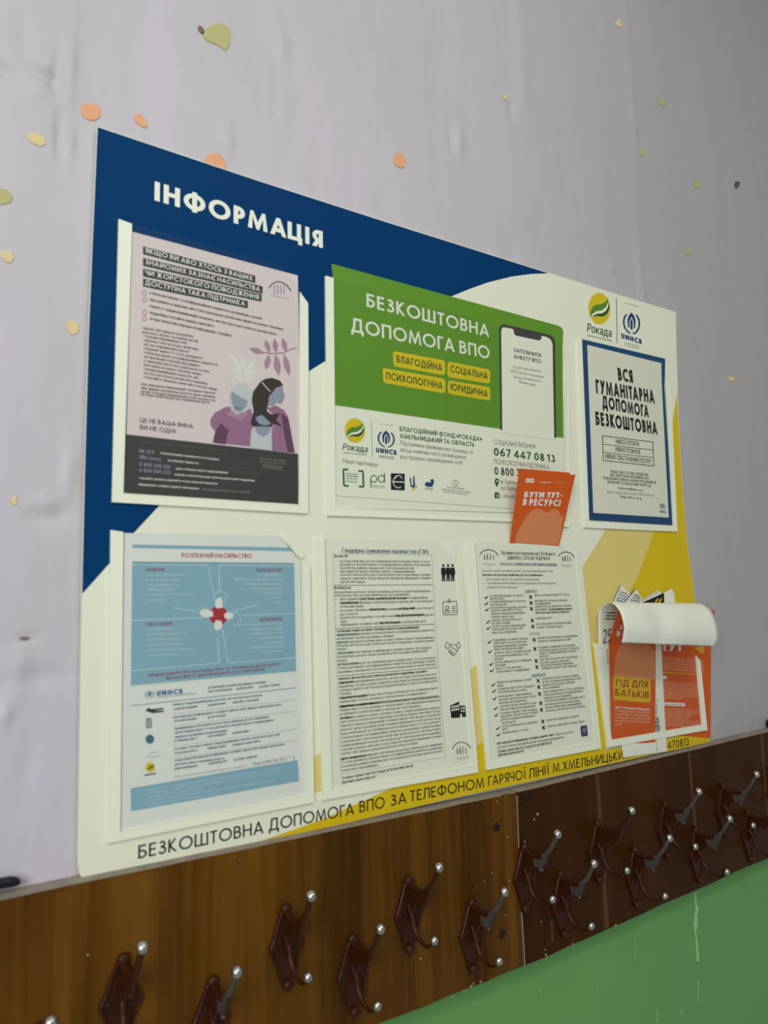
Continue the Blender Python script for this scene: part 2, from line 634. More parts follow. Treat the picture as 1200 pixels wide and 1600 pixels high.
BW = mat('board_cream', (.80, .82, .63, 1), .38)
BN = mat('board_navy', (.001, .042, .142, 1), .55, spec=.05)
BY = mat('board_yellow', (.68, .50, .006, 1), .38)
BP = mat('board_pale_yellow', (.72, .60, .19, 1), .38)
PVC = mat('white_plastic', (.84, .87, .69, 1), .35)
PAP = mat('white_paper', (.81, .83, .68, 1), .6)
PAPG = mat('grey_white_paper', (.73, .74, .70, 1), .6)
PINK = mat('pink_paper', (.72, .62, .61, 1), .6, vary=.05, vscale=8)
INK = mat('black_ink', (.014, .014, .013, 1), .55)
GREYINK = mat('grey_ink', (.105, .105, .09, 1), .55)
LGREY = mat('light_grey_ink', (.34, .35, .29, 1), .55)
CHAR = mat('charcoal_print', (.052, .056, .050, 1), .5)
GREEN = mat('green_print', (.120, .29, .022, 1), .45)
DGREEN = mat('dark_green_ink', (.02, .09, .025, 1), .5)
YEL = mat('yellow_print', (.68, .52, .01, 1), .5)
NAVYI = mat('navy_ink', (.012, .05, .16, 1), .5)
STEEL = mat('blue_border_print', (.010, .062, .17, 1), .45)
LBLUE = mat('light_blue_print', (.24, .43, .52, 1), .5)
PALEB = mat('pale_blue_ink', (.50, .66, .69, 1), .5)
RED = mat('red_ink', (.42, .035, .05, 1), .5)
WINE = mat('wine_ink', (.25, .05, .09, 1), .5)
TEAL = mat('teal_ink', (.05, .17, .20, 1), .5)
MAUVE = mat('mauve_print', (.32, .16, .27, 1), .5)
LMAUVE = mat('pale_mauve_print', (.42, .25, .34, 1), .5)
DMAUVE = mat('deep_mauve_print', (.14, .06, .11, 1), .5)
FACE = mat('blue_grey_print', (.29, .32, .40, 1), .5)
LFACE = mat('pale_blue_grey_print', (.55, .58, .60, 1), .5)
HAIR = mat('dark_brown_print', (.045, .038, .032, 1), .5)
ORG = mat('orange_print', (.66, .105, .010, 1), .42)
SALM = mat('salmon_print', (.68, .25, .10, 1), .42)
PEACH = mat('peach_ink', (.78, .45, .29, 1), .5)
MUST = mat('mustard_print', (.66, .42, .02, 1), .42)
BROWNI = mat('brown_ink', (.30, .06, .008, 1), .5)
PURP = mat('purple_print', (.05, .02, .09, 1), .4)
LPURP = mat('lilac_ink', (.40, .34, .50, 1), .5)


def clear_plastic():
    m = bpy.data.materials.new('clear_plastic')
    m.use_nodes = True
    nt = m.node_tree
    nt.nodes.remove(nt.nodes['Principled BSDF'])
    out = nt.nodes['Material Output']
    tr = nt.nodes.new('ShaderNodeBsdfTransparent')
    tr.inputs[0].default_value = (.985, .99, .98, 1)
    gl = nt.nodes.new('ShaderNodeBsdfGlossy')
    gl.inputs['Roughness'].default_value = .10
    ge = nt.nodes.new('ShaderNodeNewGeometry')
    dt = nt.nodes.new('ShaderNodeVectorMath'); dt.operation = 'DOT_PRODUCT'
    nt.links.new(ge.outputs['Normal'], dt.inputs[0]); nt.links.new(ge.outputs['Incoming'], dt.inputs[1])
    ab = nt.nodes.new('ShaderNodeMath'); ab.operation = 'ABSOLUTE'
    nt.links.new(dt.outputs['Value'], ab.inputs[0])
    om = nt.nodes.new('ShaderNodeMath'); om.operation = 'SUBTRACT'; om.inputs[0].default_value = 1
    nt.links.new(ab.outputs[0], om.inputs[1])
    pw = nt.nodes.new('ShaderNodeMath'); pw.operation = 'POWER'; pw.inputs[1].default_value = 5
    nt.links.new(om.outputs[0], pw.inputs[0])
    fr = nt.nodes.new('ShaderNodeMath'); fr.operation = 'MULTIPLY_ADD'
    fr.inputs[1].default_value = .5; fr.inputs[2].default_value = .010
    nt.links.new(pw.outputs[0], fr.inputs[0])
    mx = nt.nodes.new('ShaderNodeMixShader')
    tc = nt.nodes.new('ShaderNodeTexCoord')
    n = nt.nodes.new('ShaderNodeTexNoise')
    n.inputs['Scale'].default_value = 9
    bp = nt.nodes.new('ShaderNodeBump')
    bp.inputs['Strength'].default_value = .06
    bp.inputs['Distance'].default_value = .01
    nt.links.new(tc.outputs['Object'], n.inputs['Vector'])
    nt.links.new(n.outputs['Fac'], bp.inputs['Height'])
    nt.links.new(bp.outputs['Normal'], gl.inputs['Normal'])
    nt.links.new(fr.outputs[0], mx.inputs[0])
    nt.links.new(tr.outputs[0], mx.inputs[1])
    nt.links.new(gl.outputs[0], mx.inputs[2])
    nt.links.new(mx.outputs[0], out.inputs['Surface'])
    return m


CLEAR = clear_plastic()


def wall_paint():
    m = bpy.data.materials.new('lavender_wall_paint')
    m.use_nodes = True
    nt = m.node_tree
    L = nt.links.new
    p = nt.nodes['Principled BSDF']
    p.inputs['Roughness'].default_value = .5
    p.inputs['Specular IOR Level'].default_value = .35
    tc = nt.nodes.new('ShaderNodeTexCoord')
    mp = nt.nodes.new('ShaderNodeMapping')
    mp.inputs['Scale'].default_value = (1.0, 1.0, .35)
    L(tc.outputs['Object'], mp.inputs['Vector'])
    n1 = nt.nodes.new('ShaderNodeTexNoise')
    n1.inputs['Scale'].default_value = 5.5
    n1.inputs['Detail'].default_value = 5
    n1.inputs['Roughness'].default_value = .55
    L(mp.outputs[0], n1.inputs['Vector'])
    cr = nt.nodes.new('ShaderNodeValToRGB')
    cr.color_ramp.elements[0].position = .36
    cr.color_ramp.elements[0].color = (.520, .505, .508, 1)
    cr.color_ramp.elements[1].position = .64
    cr.color_ramp.elements[1].color = (.585, .540, .605, 1)
    L(n1.outputs['Fac'], cr.inputs[0])
    # greyer patches to the right, with the light's falloff painted into their colour
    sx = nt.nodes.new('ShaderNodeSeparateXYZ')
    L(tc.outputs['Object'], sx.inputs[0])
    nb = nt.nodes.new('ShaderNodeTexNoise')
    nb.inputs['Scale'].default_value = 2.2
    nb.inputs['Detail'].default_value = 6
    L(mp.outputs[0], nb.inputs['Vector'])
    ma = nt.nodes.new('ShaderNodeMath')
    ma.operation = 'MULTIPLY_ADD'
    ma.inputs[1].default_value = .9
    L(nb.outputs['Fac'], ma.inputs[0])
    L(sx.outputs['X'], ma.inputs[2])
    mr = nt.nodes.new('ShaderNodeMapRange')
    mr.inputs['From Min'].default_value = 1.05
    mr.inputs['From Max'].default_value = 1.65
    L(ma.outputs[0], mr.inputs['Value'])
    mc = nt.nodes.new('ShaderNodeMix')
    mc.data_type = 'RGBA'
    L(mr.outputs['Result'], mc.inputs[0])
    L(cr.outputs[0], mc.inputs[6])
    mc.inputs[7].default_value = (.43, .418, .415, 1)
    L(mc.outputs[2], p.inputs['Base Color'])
    n2 = nt.nodes.new('ShaderNodeTexNoise')
    n2.inputs['Scale'].default_value = 22
    n2.inputs['Detail'].default_value = 6
    L(mp.outputs[0], n2.inputs['Vector'])
    mp2 = nt.nodes.new('ShaderNodeMapping')
    mp2.inputs['Scale'].default_value = (1.1, 1.0, .18)
    L(tc.outputs['Object'], mp2.inputs['Vector'])
    n3 = nt.nodes.new('ShaderNodeTexNoise')
    n3.inputs['Scale'].default_value = 9
    n3.inputs['Detail'].default_value = 3
    L(mp2.outputs[0], n3.inputs['Vector'])
    ad = nt.nodes.new('ShaderNodeMath')
    ad.operation = 'ADD'
    L(n2.outputs['Fac'], ad.inputs[0])
    L(n3.outputs['Fac'], ad.inputs[1])
    bp = nt.nodes.new('ShaderNodeBump')
    bp.inputs['Strength'].default_value = .30
    bp.inputs['Distance'].default_value = .008
    L(ad.outputs[0], bp.inputs['Height'])
    L(bp.outputs['Normal'], p.inputs['Normal'])
    return m


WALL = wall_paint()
GWALL = mat('green_oil_paint', (.150, .37, .105, 1), .33, bump=.5, bscale=25, vary=.06, vscale=6)


def wood(name, dark, light, scale):
    m = bpy.data.materials.new(name)
    m.use_nodes = True
    nt = m.node_tree
    L = nt.links.new
    p = nt.nodes['Principled BSDF']
    p.inputs['Roughness'].default_value = .30
    p.inputs['Specular IOR Level'].default_value = .12
    tc = nt.nodes.new('ShaderNodeTexCoord')
    mp = nt.nodes.new('ShaderNodeMapping')
    mp.inputs['Scale'].default_value = (1, 1, .07)
    L(tc.outputs['Object'], mp.inputs['Vector'])
    n = nt.nodes.new('ShaderNodeTexNoise')
    n.inputs['Scale'].default_value = scale
    n.inputs['Detail'].default_value = 3
    n.inputs['Distortion'].default_value = .3
    L(mp.outputs[0], n.inputs['Vector'])
    mp2 = nt.nodes.new('ShaderNodeMapping')
    mp2.inputs['Scale'].default_value = (1, 1, .05)
    L(tc.outputs['Object'], mp2.inputs['Vector'])
    n2 = nt.nodes.new('ShaderNodeTexNoise')
    n2.inputs['Scale'].default_value = scale * 9
    n2.inputs['Detail'].default_value = 5
    L(mp2.outputs[0], n2.inputs['Vector'])
    mx = nt.nodes.new('ShaderNodeMath')
    mx.operation = 'MULTIPLY_ADD'
    mx.inputs[1].default_value = .45
    L(n2.outputs['Fac'], mx.inputs[0])
    L(n.outputs['Fac'], mx.inputs[2])
    cr = nt.nodes.new('ShaderNodeValToRGB')
    cr.color_ramp.elements[0].position = .55
    cr.color_ramp.elements[0].color = dark
    cr.color_ramp.elements[1].position = .95
    cr.color_ramp.elements[1].color = light
    L(mx.outputs[0], cr.inputs[0])
    L(cr.outputs[0], p.inputs['Base Color'])
    bp = nt.nodes.new('ShaderNodeBump')
    bp.inputs['Strength'].default_value = .12
    bp.inputs['Distance'].default_value = .002
    L(n2.outputs['Fac'], bp.inputs['Height'])
    L(bp.outputs['Normal'], p.inputs['Normal'])
    return m


WOODL = wood('varnished_brown_wood', (.058, .0205, .0014, 1), (.150, .062, .006, 1), 14)
WOODR = wood('dark_varnished_wood', (.037, .0115, .0008, 1), (.062, .022, .002, 1), 10)
WOODP = wood('pale_stave_wood', (.090, .034, .003, 1), (.175, .075, .009, 1), 14)
SPECK = mat('paint_speck', (.42, .33, .20, 1), .5)
VEN = mat('veneer_joint', (.095, .045, .016, 1), .4)
DUST = mat('dusty_plaster_edge', (.30, .26, .21, 1), .85, bump=.8, bscale=160, vary=.35, vscale=60)
GAP = mat('dark_joint', (.012, .007, .003, 1), .7)
NAILM = mat('dark_screw_cap', (.016, .012, .008, 1), .45)
HOOKM = mat('red_brown_paint', (.050, .0125, .004, 1), .36, vary=.2, vscale=80)
HOOKT = mat('worn_grey_metal', (.105, .092, .078, 1), .45, metal=.3)
CHROME = mat('polished_ball_metal', (.62, .62, .58, 1), .22, metal=1.0)
DARKP = mat('dark_plastic', (.012, .014, .018, 1), .4)
OLIVE = mat('olive_underpaint', (.50, .47, .20, 1), .6)
PEELO = mat('orange_underpaint', (.80, .40, .20, 1), .6)
PEELY = mat('yellow_underpaint', (.74, .60, .30, 1), .6)
PEELB = mat('brown_spot', (.25, .15, .10, 1), .7)

# ------------------------------------------------------------------ the wall
DENTS = []                                        # (x, z, radius_x, radius_z, depth)


def dent(px, py, rx, rz, d):
    p = P(px, py, 0)
    DENTS.append((p.x, p.z, rx, rz, d))


for px, py, rx, rz, d in ((70, 118, .018, .006, -.0032), (86, 128, .007, .014, -.0028), (92, 105, .006, .022, -.0022), (108, 100, .008, .05, .0024),
                          (12, 112, .016, .006, -.0030), (40, 60, .009, .03, -.0015), (95, 210, .006, .028, -.0028), (108, 222, .006, .02, .0020),
                          (62, 140, .02, .012, .0018), (75, 790, .014, .009, .0026), (92, 800, .012, .012, -.0024), (60, 805, .012, .01, -.0018),
                          (42, 995, .012, .003, -.0022), (55, 1060, .03, .01, -.0020), (110, 735, .008, .03, .002), (30, 1050, .01, .025, .0018),
                          (8, 1115, .006, .01, .0025), (45, 1190, .010, .03, -.0012), (440, 72, .006, .018, .0022), (445, 170, .006, .02, .0014),
                          (715, 220, .012, .022, .0022), (706, 218, .006, .02, -.0018), (798, 172, .006, .012, -.002), (812, 60, .014, .16, .0018), (985, 120, .010, .2, .0015),
                          (1000, 430, .010, .12, .0014), (355, 215, .005, .015, .0018), (1150, 290, .006, .012, -.002), (955, 420, .004, .008, .002),
                          (800, 400, .02, .05, -.0012), (845, 262, .015, .04, .0012)):
    dent(px, py, rx, rz, d)
m = Mesh()
xs = np.concatenate([[-2.5, -1.2, -.4], np.arange(-.15, .2685, .0035), np.arange(.274, 1.9, .007), [2.0, 2.6, 3.2, 4.5]])
zs = np.concatenate([[0, .4, .8, 1.0, 1.145, 1.15, 1.3], np.arange(1.34, 2.46, .0055), [2.5, 2.6, 2.75, 2.9, 3.2]])
ny, nx = len(zs), len(xs)
X, Z = np.meshgrid(xs, zs)
Y = np.zeros_like(X)
for x, z, rx, rz, d in DENTS:
    Y -= 1.7 * d * np.exp(-((X - x) / rx) ** 2 - ((Z - z) / rz) ** 2)
m.v = [Vector((X[j, i], Y[j, i], Z[j, i])) for j in range(ny) for i in range(nx)]
for j in range(ny - 1):
    for i in range(nx - 1):
        m.f.append([j * nx + i, j * nx + i + 1, (j + 1) * nx + i + 1, (j + 1) * nx + i])
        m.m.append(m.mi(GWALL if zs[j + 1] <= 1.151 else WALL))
        m.sm.append(True)


def blotch(cx, cy, rx, ry, material, n=18, seed=0, wob=.22, rot=0):
    """A flake of paint missing or left on the wall: an irregular patch with a little thickness."""
    r = random.Random(seed)
    pr = Print(m, .0012)
    ph = [r.uniform(0, 6.28) for _ in range(3)]
    pts = []
    for i in range(n):
        a = 2 * math.pi * i / n
        k = 1 + wob * (math.sin(2 * a + ph[0]) * .5 + math.sin(3 * a + ph[1]) * .4 + math.sin(5 * a + ph[2]) * .25)
        x, y = rx * k * math.cos(a), ry * k * math.sin(a)
        pts.append((cx + x * math.cos(rot) - y * math.sin(rot), cy + x * math.sin(rot) + y * math.cos(rot)))
    pr.slab(pts, material, .0012)


def wpoly(pts, material):
    Print(m, .0012).slab(pts, material, .0012)


wpoly([w5(*q) for q in ((935, 150), (950, 135), (985, 115), (1020, 108), (1050, 118), (1064, 140), (1066, 175), (1058, 215), (1040, 232), (1010, 208), (975, 195), (948, 178))], OLIVE)
wpoly([w5(*q) for q in ((920, 118), (935, 122), (946, 138), (942, 158), (930, 152), (916, 134))], PEELB)
wpoly([w5(*q) for q in ((374, 486), (395, 482), (430, 482), (455, 488), (466, 510), (462, 540), (440, 556), (412, 554), (386, 540), (376, 515))], PEELO)
wpoly([w5(*q) for q in ((624, 530), (640, 526), (658, 532), (672, 556), (682, 580), (672, 592), (655, 582), (632, 568), (622, 550))], PEELO)
wpoly([w5(*q) for q in ((950, 742), (955, 720), (985, 708), (1015, 712), (1036, 735), (1048, 765), (1042, 800), (1000, 790), (955, 776))], PEELO)
wpoly([w6(*q) for q in ((322, 374), (328, 360), (342, 357), (350, 372), (349, 392), (338, 393), (326, 386))], PEELO)
wpoly([w5(*q) for q in ((130, 622), (150, 614), (180, 622), (206, 640), (210, 664), (190, 676), (158, 664), (134, 648))], PEELY)
wpoly([w5(*q) for q in ((-30, 890), (0, 870), (35, 878), (58, 905), (50, 935), (10, 945), (-30, 940))], OLIVE)
wpoly([w5(*q) for q in ((2, 1172), (25, 1155), (52, 1165), (64, 1190), (52, 1216), (28, 1212), (8, 1195))], PEELY)
wpoly([w5(*q) for q in ((306, 1495), (330, 1484), (358, 1492), (366, 1520), (352, 1548), (330, 1545), (312, 1522))], PEELY)
for i, (x, y, r_, mt) in enumerate(((967, 36, 4.5, PEELY), (1035, 160, 4, OLIVE), (1003, 238, 4, OLIVE), (1090, 288, 5, OLIVE), (1076, 393, 4, OLIVE), (790, 152, 3, PEELY),
                                    (22, 782, 5, PEELY), (843, 262, 3, OLIVE), (1143, 592, 3.5, PEELY), (38, 997, 7, PEELB), (1152, 288, 4, GREYINK))):
    blotch(x, y, r_, r_ * (1.3 if i != 9 else .35), mt, seed=i)
# the pale streak where the green paint has cracked
wpoly([w4(*q) for q in ((742, 1100), (752, 1098), (756, 1180), (768, 1190), (758, 1240), (762, 1300), (750, 1340), (760, 1400), (772, 1530), (756, 1530), (752, 1400), (738, 1310), (750, 1200))],
      mat('pale_green_crack', (.36, .60, .28, 1), .4))
wpoly([w4(*q) for q in ((364, 1350), (372, 1350), (378, 1520), (368, 1520))], mat('light_green_run', (.19, .43, .14, 1), .3))
PGC = bpy.data.materials['light_green_run']
for pts in (((1024, 1578), (1028, 1576), (1030, 1598), (1025, 1600)), ((1062, 1575), (1066, 1574), (1068, 1586), (1063, 1588)),
            ((932, 1535), (935, 1534), (936, 1546), (933, 1547)), ((1090, 1530), (1094, 1529), (1093, 1570), (1089, 1572)), ((842, 1540), (845, 1540), (846, 1556), (843, 1556))):
    wpoly(list(pts), PGC)
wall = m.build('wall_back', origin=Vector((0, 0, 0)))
wall['kind'] = 'structure'

# ------------------------------------------------------------------ coat racks
TR = .024


def Z(z):
    return 1.6 + z


def rack_board(x0, x1, zt0, zt1, zb0, zb1, wood_mat, seed):
    """A plank screwed to the wall, its top edge rough with dust and plaster."""
    r = random.Random(seed)
    mm = Mesh()
    n = 40
    tf, tb, bf, bb = [], [], [], []
    for i in range(n + 1):
        t = i / n
        x = x0 + (x1 - x0) * t
        zt = zt0 + (zt1 - zt0) * t; zb = zb0 + (zb1 - zb0) * t
        tf.append(Vector((x, -TR, Z(zt) + r.uniform(-.0004, .0004))))
        tb.append(Vector((x, 0.002, Z(zt) + .0005)))
        bf.append(Vector((x, -TR, Z(zb) + r.uniform(-.0009, .0009))))
        bb.append(Vector((x, 0.002, Z(zb))))
    v = tf + tb + bf + bb
    k = n + 1
    mm.add(v, [(2 * k + i, 2 * k + i + 1, i + 1, i) for i in range(n)] +
           [(3 * k + i + 1, 3 * k + i, k + i, k + i + 1) for i in range(n)] +
           [(3 * k + i, 3 * k + i + 1, 2 * k + i + 1, 2 * k + i) for i in range(n)] +
           [(0, k, 3 * k, 2 * k), (n, 2 * k + n, 3 * k + n, k + n)], wood_mat)
    mm.add(tf + tb, [(i, i + 1, k + i + 1, k + i) for i in range(n)], DUST)
    return mm


def screw_cap(px, py, r, parent, name='screw'):
    c = P(px, py, TR)
    mm = Mesh()
    n = 16
    prof = [(r, 0), (r * .95, .0015), (r * .7, .0025), (r * .45, .0018), (0.0001, .0016)]
    v = [Vector((c.x + q * math.cos(2 * math.pi * i / n), -TR - d, c.z + q * math.sin(2 * math.pi * i / n))) for q, d in prof for i in range(n)]
    mm.add(v, [(j * n + i, j * n + (i + 1) % n, (j + 1) * n + (i + 1) % n, (j + 1) * n + i) for j in range(len(prof) - 1) for i in range(n)], NAILM, True)
    return mm.build(name, parent)


# the double coat hook: (out, up) are measured from the centre of its plate
def tube(mm, pts, radii, mats, n=12, flat=1.0):
    """Round bar through pts (x, out, z), radii per point; mats per segment."""
    P3 = [Vector((p[0], -p[1], p[2])) for p in pts]
    rings = []
    for i, p in enumerate(P3):
        t = (P3[min(i + 1, len(P3) - 1)] - P3[max(i - 1, 0)]).normalized()
        s = Vector((1, 0, 0))
        b = t.cross(s).normalized()
        rings.append([p + s * (radii[i] * flat * math.cos(2 * math.pi * k / n)) + b * (radii[i] * math.sin(2 * math.pi * k / n)) for k in range(n)])
    for i in range(len(P3) - 1):
        mm.add(rings[i] + rings[i + 1], [(k, (k + 1) % n, n + (k + 1) % n, n + k) for k in range(n)], mats[i], True)
    for ring, mt in ((rings[0], mats[0]), (rings[-1], mats[-1])):
        mm.add(list(ring), [tuple(range(n))], mt)


def smooth_path(pts, k=4):
    out = []
    n = len(pts)
    for i in range(n - 1):
        p0, p1, p2, p3 = pts[max(i - 1, 0)], pts[i], pts[i + 1], pts[min(i + 2, n - 1)]
        for j in range(k):
            t = j / k
            out.append(tuple(.5 * (2 * b + (c - a) * t + (2 * a - 5 * b + 4 * c - d) * t * t + (3 * b - a - 3 * c + d) * t ** 3)
                             for a, b, c, d in zip(p0, p1, p2, p3)))
    out.append(pts[-1])
    return out


def ball(mm, c, r, mt, n=16, sx=1, sy=1, sz=1):
    v = [Vector((c[0] + r * sx * math.sin(math.pi * j / n) * math.cos(2 * math.pi * i / n),
                 -c[1] + r * sy * math.sin(math.pi * j / n) * math.sin(2 * math.pi * i / n),
                 c[2] + r * sz * math.cos(math.pi * j / n))) for j in range(n + 1) for i in range(n)]
    mm.add(v, [(j * n + i, (j + 1) * n + i, (j + 1) * n + (i + 1) % n, j * n + (i + 1) % n) for j in range(n) for i in range(n)], mt, True)


def plate_mesh():
    mm = Mesh()
    half = [(0, .041), (.004, .040), (.0065, .036), (.012, .022), (.0165, .010), (.0205, .002), (.0205, -.002), (.0165, -.010), (.0125, -.020), (.0095, -.029), (.0075, -.036), (.004, -.041), (0, -.0415)]
    ol = half + [(-x, z) for x, z in reversed(half[1:-1])]
    n = len(ol)
    inn = [(x * .82, z * .92) for x, z in ol]
    layers = [(ol, 0.0), (ol, .0042), ([(x * .93, z * .965) for x, z in ol], .0052), (inn, .0046), ([(x * .78, z * .88) for x, z in ol], .0026)]
    v = [Vector((x, -d, z)) for q, d in layers for x, z in q]
    mm.add(v, [(j * n + i, (j + 1) * n + i, (j + 1) * n + (i + 1) % n, j * n + (i + 1) % n) for j in range(4) for i in range(n)], HOOKM, False)
    mm.add([Vector((x * .78, -.0026, z * .88)) for x, z in ol], [tuple(reversed(range(n)))], HOOKM)
    for z in (.0395, -.0395):
        ball(mm, (0, .004, z), .0062, HOOKM, 12, 1, .8, 1)
    for x in (-.0115, .0115):                    # screw holes
        ball(mm, (x, .0024, 0), .0032, NAILM, 10, 1, .45, 1)
    return mm


def upper_mesh(worn):
    mm = Mesh()
    path = smooth_path([(0, .003, .036), (0, .012, .0345), (0, .024, .0335), (0, .036, .036), (0, .048, .0445), (0, .057, .056), (0, .0645, .068)])
    rad = [.0034 - .0008 * i / (len(path) - 1) for i in range(len(path))]
    mats = [HOOKM if (not worn or i < len(path) * .5) else HOOKT for i in range(len(path) - 1)]
    tube(mm, path, rad, mats, 12, 1.25)
    # the web under the arm, a thin casting with a small spur
    top = [(o, z - .001) for _, o, z in path[:22]]
    low = [(.050, .043), (.045, .032), (.040, .024), (.0355, .019), (.030, .021), (.024, .020), (.018, .016), (.013, .009), (.010, .000), (.003, -.010)]
    ol = top + low
    t = tessellate_polygon([[Vector((o, z, 0)) for o, z in ol]])
    n = len(ol)
    split = .026
    for half, mt in ((0, HOOKM), (1, HOOKT if worn else HOOKM)):
        tt = [q for q in t if (sum(ol[i][0] for i in q) / 3 > split) == bool(half)]
        for s in (-1, 1):
            v = [Vector((s * .0022, -o, z)) for o, z in ol]
            mm.add(v, [tuple(q) if s < 0 else tuple(reversed(q)) for q in tt], mt)
    v = [Vector((-.0022, -o, z)) for o, z in ol] + [Vector((.0022, -o, z)) for o, z in ol]
    mm.add(v, [(i, (i + 1) % n, n + (i + 1) % n, n + i) for i in range(n)], HOOKM)
    ball(mm, (0, .0355, .019), .0026, HOOKT if worn else HOOKM, 8)
    return mm


def lower_mesh():
    mm = Mesh()
    path = smooth_path([(0, .004, .012), (0, .0095, .002), (0, .0125, -.008), (0, .0185, -.0175), (0, .027, -.0228), (0, .038, -.0245), (0, .046, -.0205), (0, .0515, -.0145)])
    rad = [.0030 - .0011 * i / (len(path) - 1) for i in range(len(path))]
    tube(mm, path, rad, [HOOKM] * (len(path) - 1), 12, 1.2)
    return mm


def make_hook(parent, x, z, worn, seed):
    o = Vector((0, 0, 0))
    if 'plate' not in _sc:
        def bake(mm, nm):
            ob = mm.build(nm, origin=Vector((0, 0, 0)))
            me = ob.data
            bpy.data.objects.remove(ob)
            return me
        _sc['plate'] = bake(plate_mesh(), 'coat_hook')
        _sc['up'] = [bake(upper_mesh(w), 'upper_prong') for w in (False, True)]
        _sc['low'] = bake(lower_mesh(), 'lower_prong')
        b1_ = Mesh(); ball(b1_, (0, 0, 0), .0056, CHROME, 20)
        b2_ = Mesh(); ball(b2_, (0, 0, 0), .0050, CHROME, 20)
        _sc['ball'] = [bake(b1_, 'ball_end'), bake(b2_, 'ball_end')]
    rnd = random.Random(seed)
    po = Vector(parent['_o'])
    h = bpy.data.objects.new('coat_hook', _sc['plate'])
    COL.objects.link(h)
    h.parent = parent
    h.location = Vector((x, -TR, z)) - po
    h.rotation_euler = (0, rnd.uniform(-.04, .04), 0)
    for nm, me, lo in (('upper_prong', _sc['up'][1 if worn else 0], (0, 0, 0)), ('lower_prong', _sc['low'], (0, 0, 0)),
                       ('ball_end', _sc['ball'][0], (0, -.066, .0715)), ('ball_end', _sc['ball'][1], (0, -.0530, -.0125))):
        c = bpy.data.objects.new(nm, me)
        COL.objects.link(c)
        c.parent = h
        c.location = lo
        if nm == 'ball_end':
            c['label'] = 'polished silver ball'
    return h


def balls_xz(px, py):
    p = P(px, py, TR + .066)
    return p.x, p.z - .0715


# left rack
XJ = .7275
rl = empty('coat_rack', Vector((.1, 0, Z(-.488))))
tag(rl, 'lighter brown varnished wooden coat rack plank left of the joint, under the board', 'coat rack', )
mm = rack_board(-.6, XJ - .0006, -.2515, -.2638, -.488, -.4885, WOODL, 1)
pr = Print(mm, TR)
for px, py, r_ in ((776, 1253, 1.2), (776, 1252, 1.0), (769, 1364, 1.2), (757, 1377, 1.2), (745, 1387, .9), (736, 1541, 2.2), (740, 1537, 1.6), (751, 1534, 1.8), (725, 1548, 1.4), (707, 1558, 1.4), (793, 1308, 1.4), (796, 1376, 1.6), (137, 1492, 2.0), (367, 1339, 1.0), (657, 1498, 1.6), (790, 1430, 1.3)):
    pr.poly(ell(px, py, r_ * .8, r_, 8), SPECK, 2)
for x0, x1, k_ in ((.205, .232, 0), (.135, .150, 1), (.545, .570, 2), (.700, .716, 3)):   # paler veneer staves
    v = [Vector((x0, -TR - .0001, Z(-.262))), Vector((x1, -TR - .0001, Z(-.2625))), Vector((x1 + .002, -TR - .0001, Z(-.487))), Vector((x0 + .002, -TR - .0001, Z(-.487)))]
    mm.add(v, [(0, 3, 2, 1)], WOODP)
mm.build('plank', rl)
for px, py, r_ in ((775, 1292, .0058), (784, 1459, .0058)):
    screw_cap(px, py, r_, rl)
for i, ((px, py), worn) in enumerate((((219, 1482), 0), ((83, 1597), 0), ((366, 1520), 1), ((488, 1400), 0), ((596, 1451), 0), ((685, 1356), 0), ((786, 1394), 1))):
    x, z = balls_xz(px, py)
    make_hook(rl, x, z, worn, i)
# right rack
rr = empty('coat_rack', Vector((1.25, 0, Z(-.478))))
tag(rr, 'darker brown varnished wooden coat rack plank right of the joint with crowded hooks', 'coat rack')
mm = rack_board(XJ + .0006, 2.4, -.2638, -.2395, -.4890, -.440, WOODR, 2)
pr = Print(mm, TR)
for q in (((122, 362), (142, 358), (165, 660), (205, 1310), (180, 1325), (140, 660)), ((697, 225), (712, 222), (790, 1050), (772, 1062)), ((1150, 110), (1166, 106), (1215, 700), (1200, 700))):
    pr.poly([w4(*p) for p in q], VEN)
pr.poly([w3(*p) for p in ((640, 955), (652, 955), (660, 1080), (648, 1085))], VEN)
pr.poly([w3(*p) for p in ((428, 172), (434, 171), (446, 500), (440, 501))], DUST)
pr.poly([w3(*p) for p in ((456, 905), (464, 903), (484, 1236), (477, 1239))], DUST)
rs = random.Random(5)
for px, py, r_ in ((852, 1484, 1.4), (853, 1492, 2.2), (854, 1497, 1.5), (895, 1475, 1.6), (962, 1446, 2.2), (950, 1202, 1.3), (968, 1198, 1.5), (908, 1215, 1.2), (840, 1272, 2.4), (835, 1280, 1.6), (846, 1440, 1.5), (820, 1315, 1.6), (842, 1359, 1.2), (1052, 1408, 1.4)):
    pr.poly(ell(px, py, r_ * .7, r_, 8), SPECK, 2)
mm.build('plank', rr)
for px, py, r_ in ((823, 1244, .0068), (850, 1436, .0050)):
    screw_cap(px, py, r_, rr)
for i, ((px, py), worn) in enumerate((((869, 1304), 1), ((929, 1349), 1), ((985, 1267), 0), ((1044, 1310), 1), ((1091, 1237), 1), ((1140, 1279), 1), ((1181, 1210), 1), ((1220, 1252), 0), ((1258, 1184), 0))):
    x, z = balls_xz(px, py)
    make_hook(rr, x, z, worn, 20 + i)

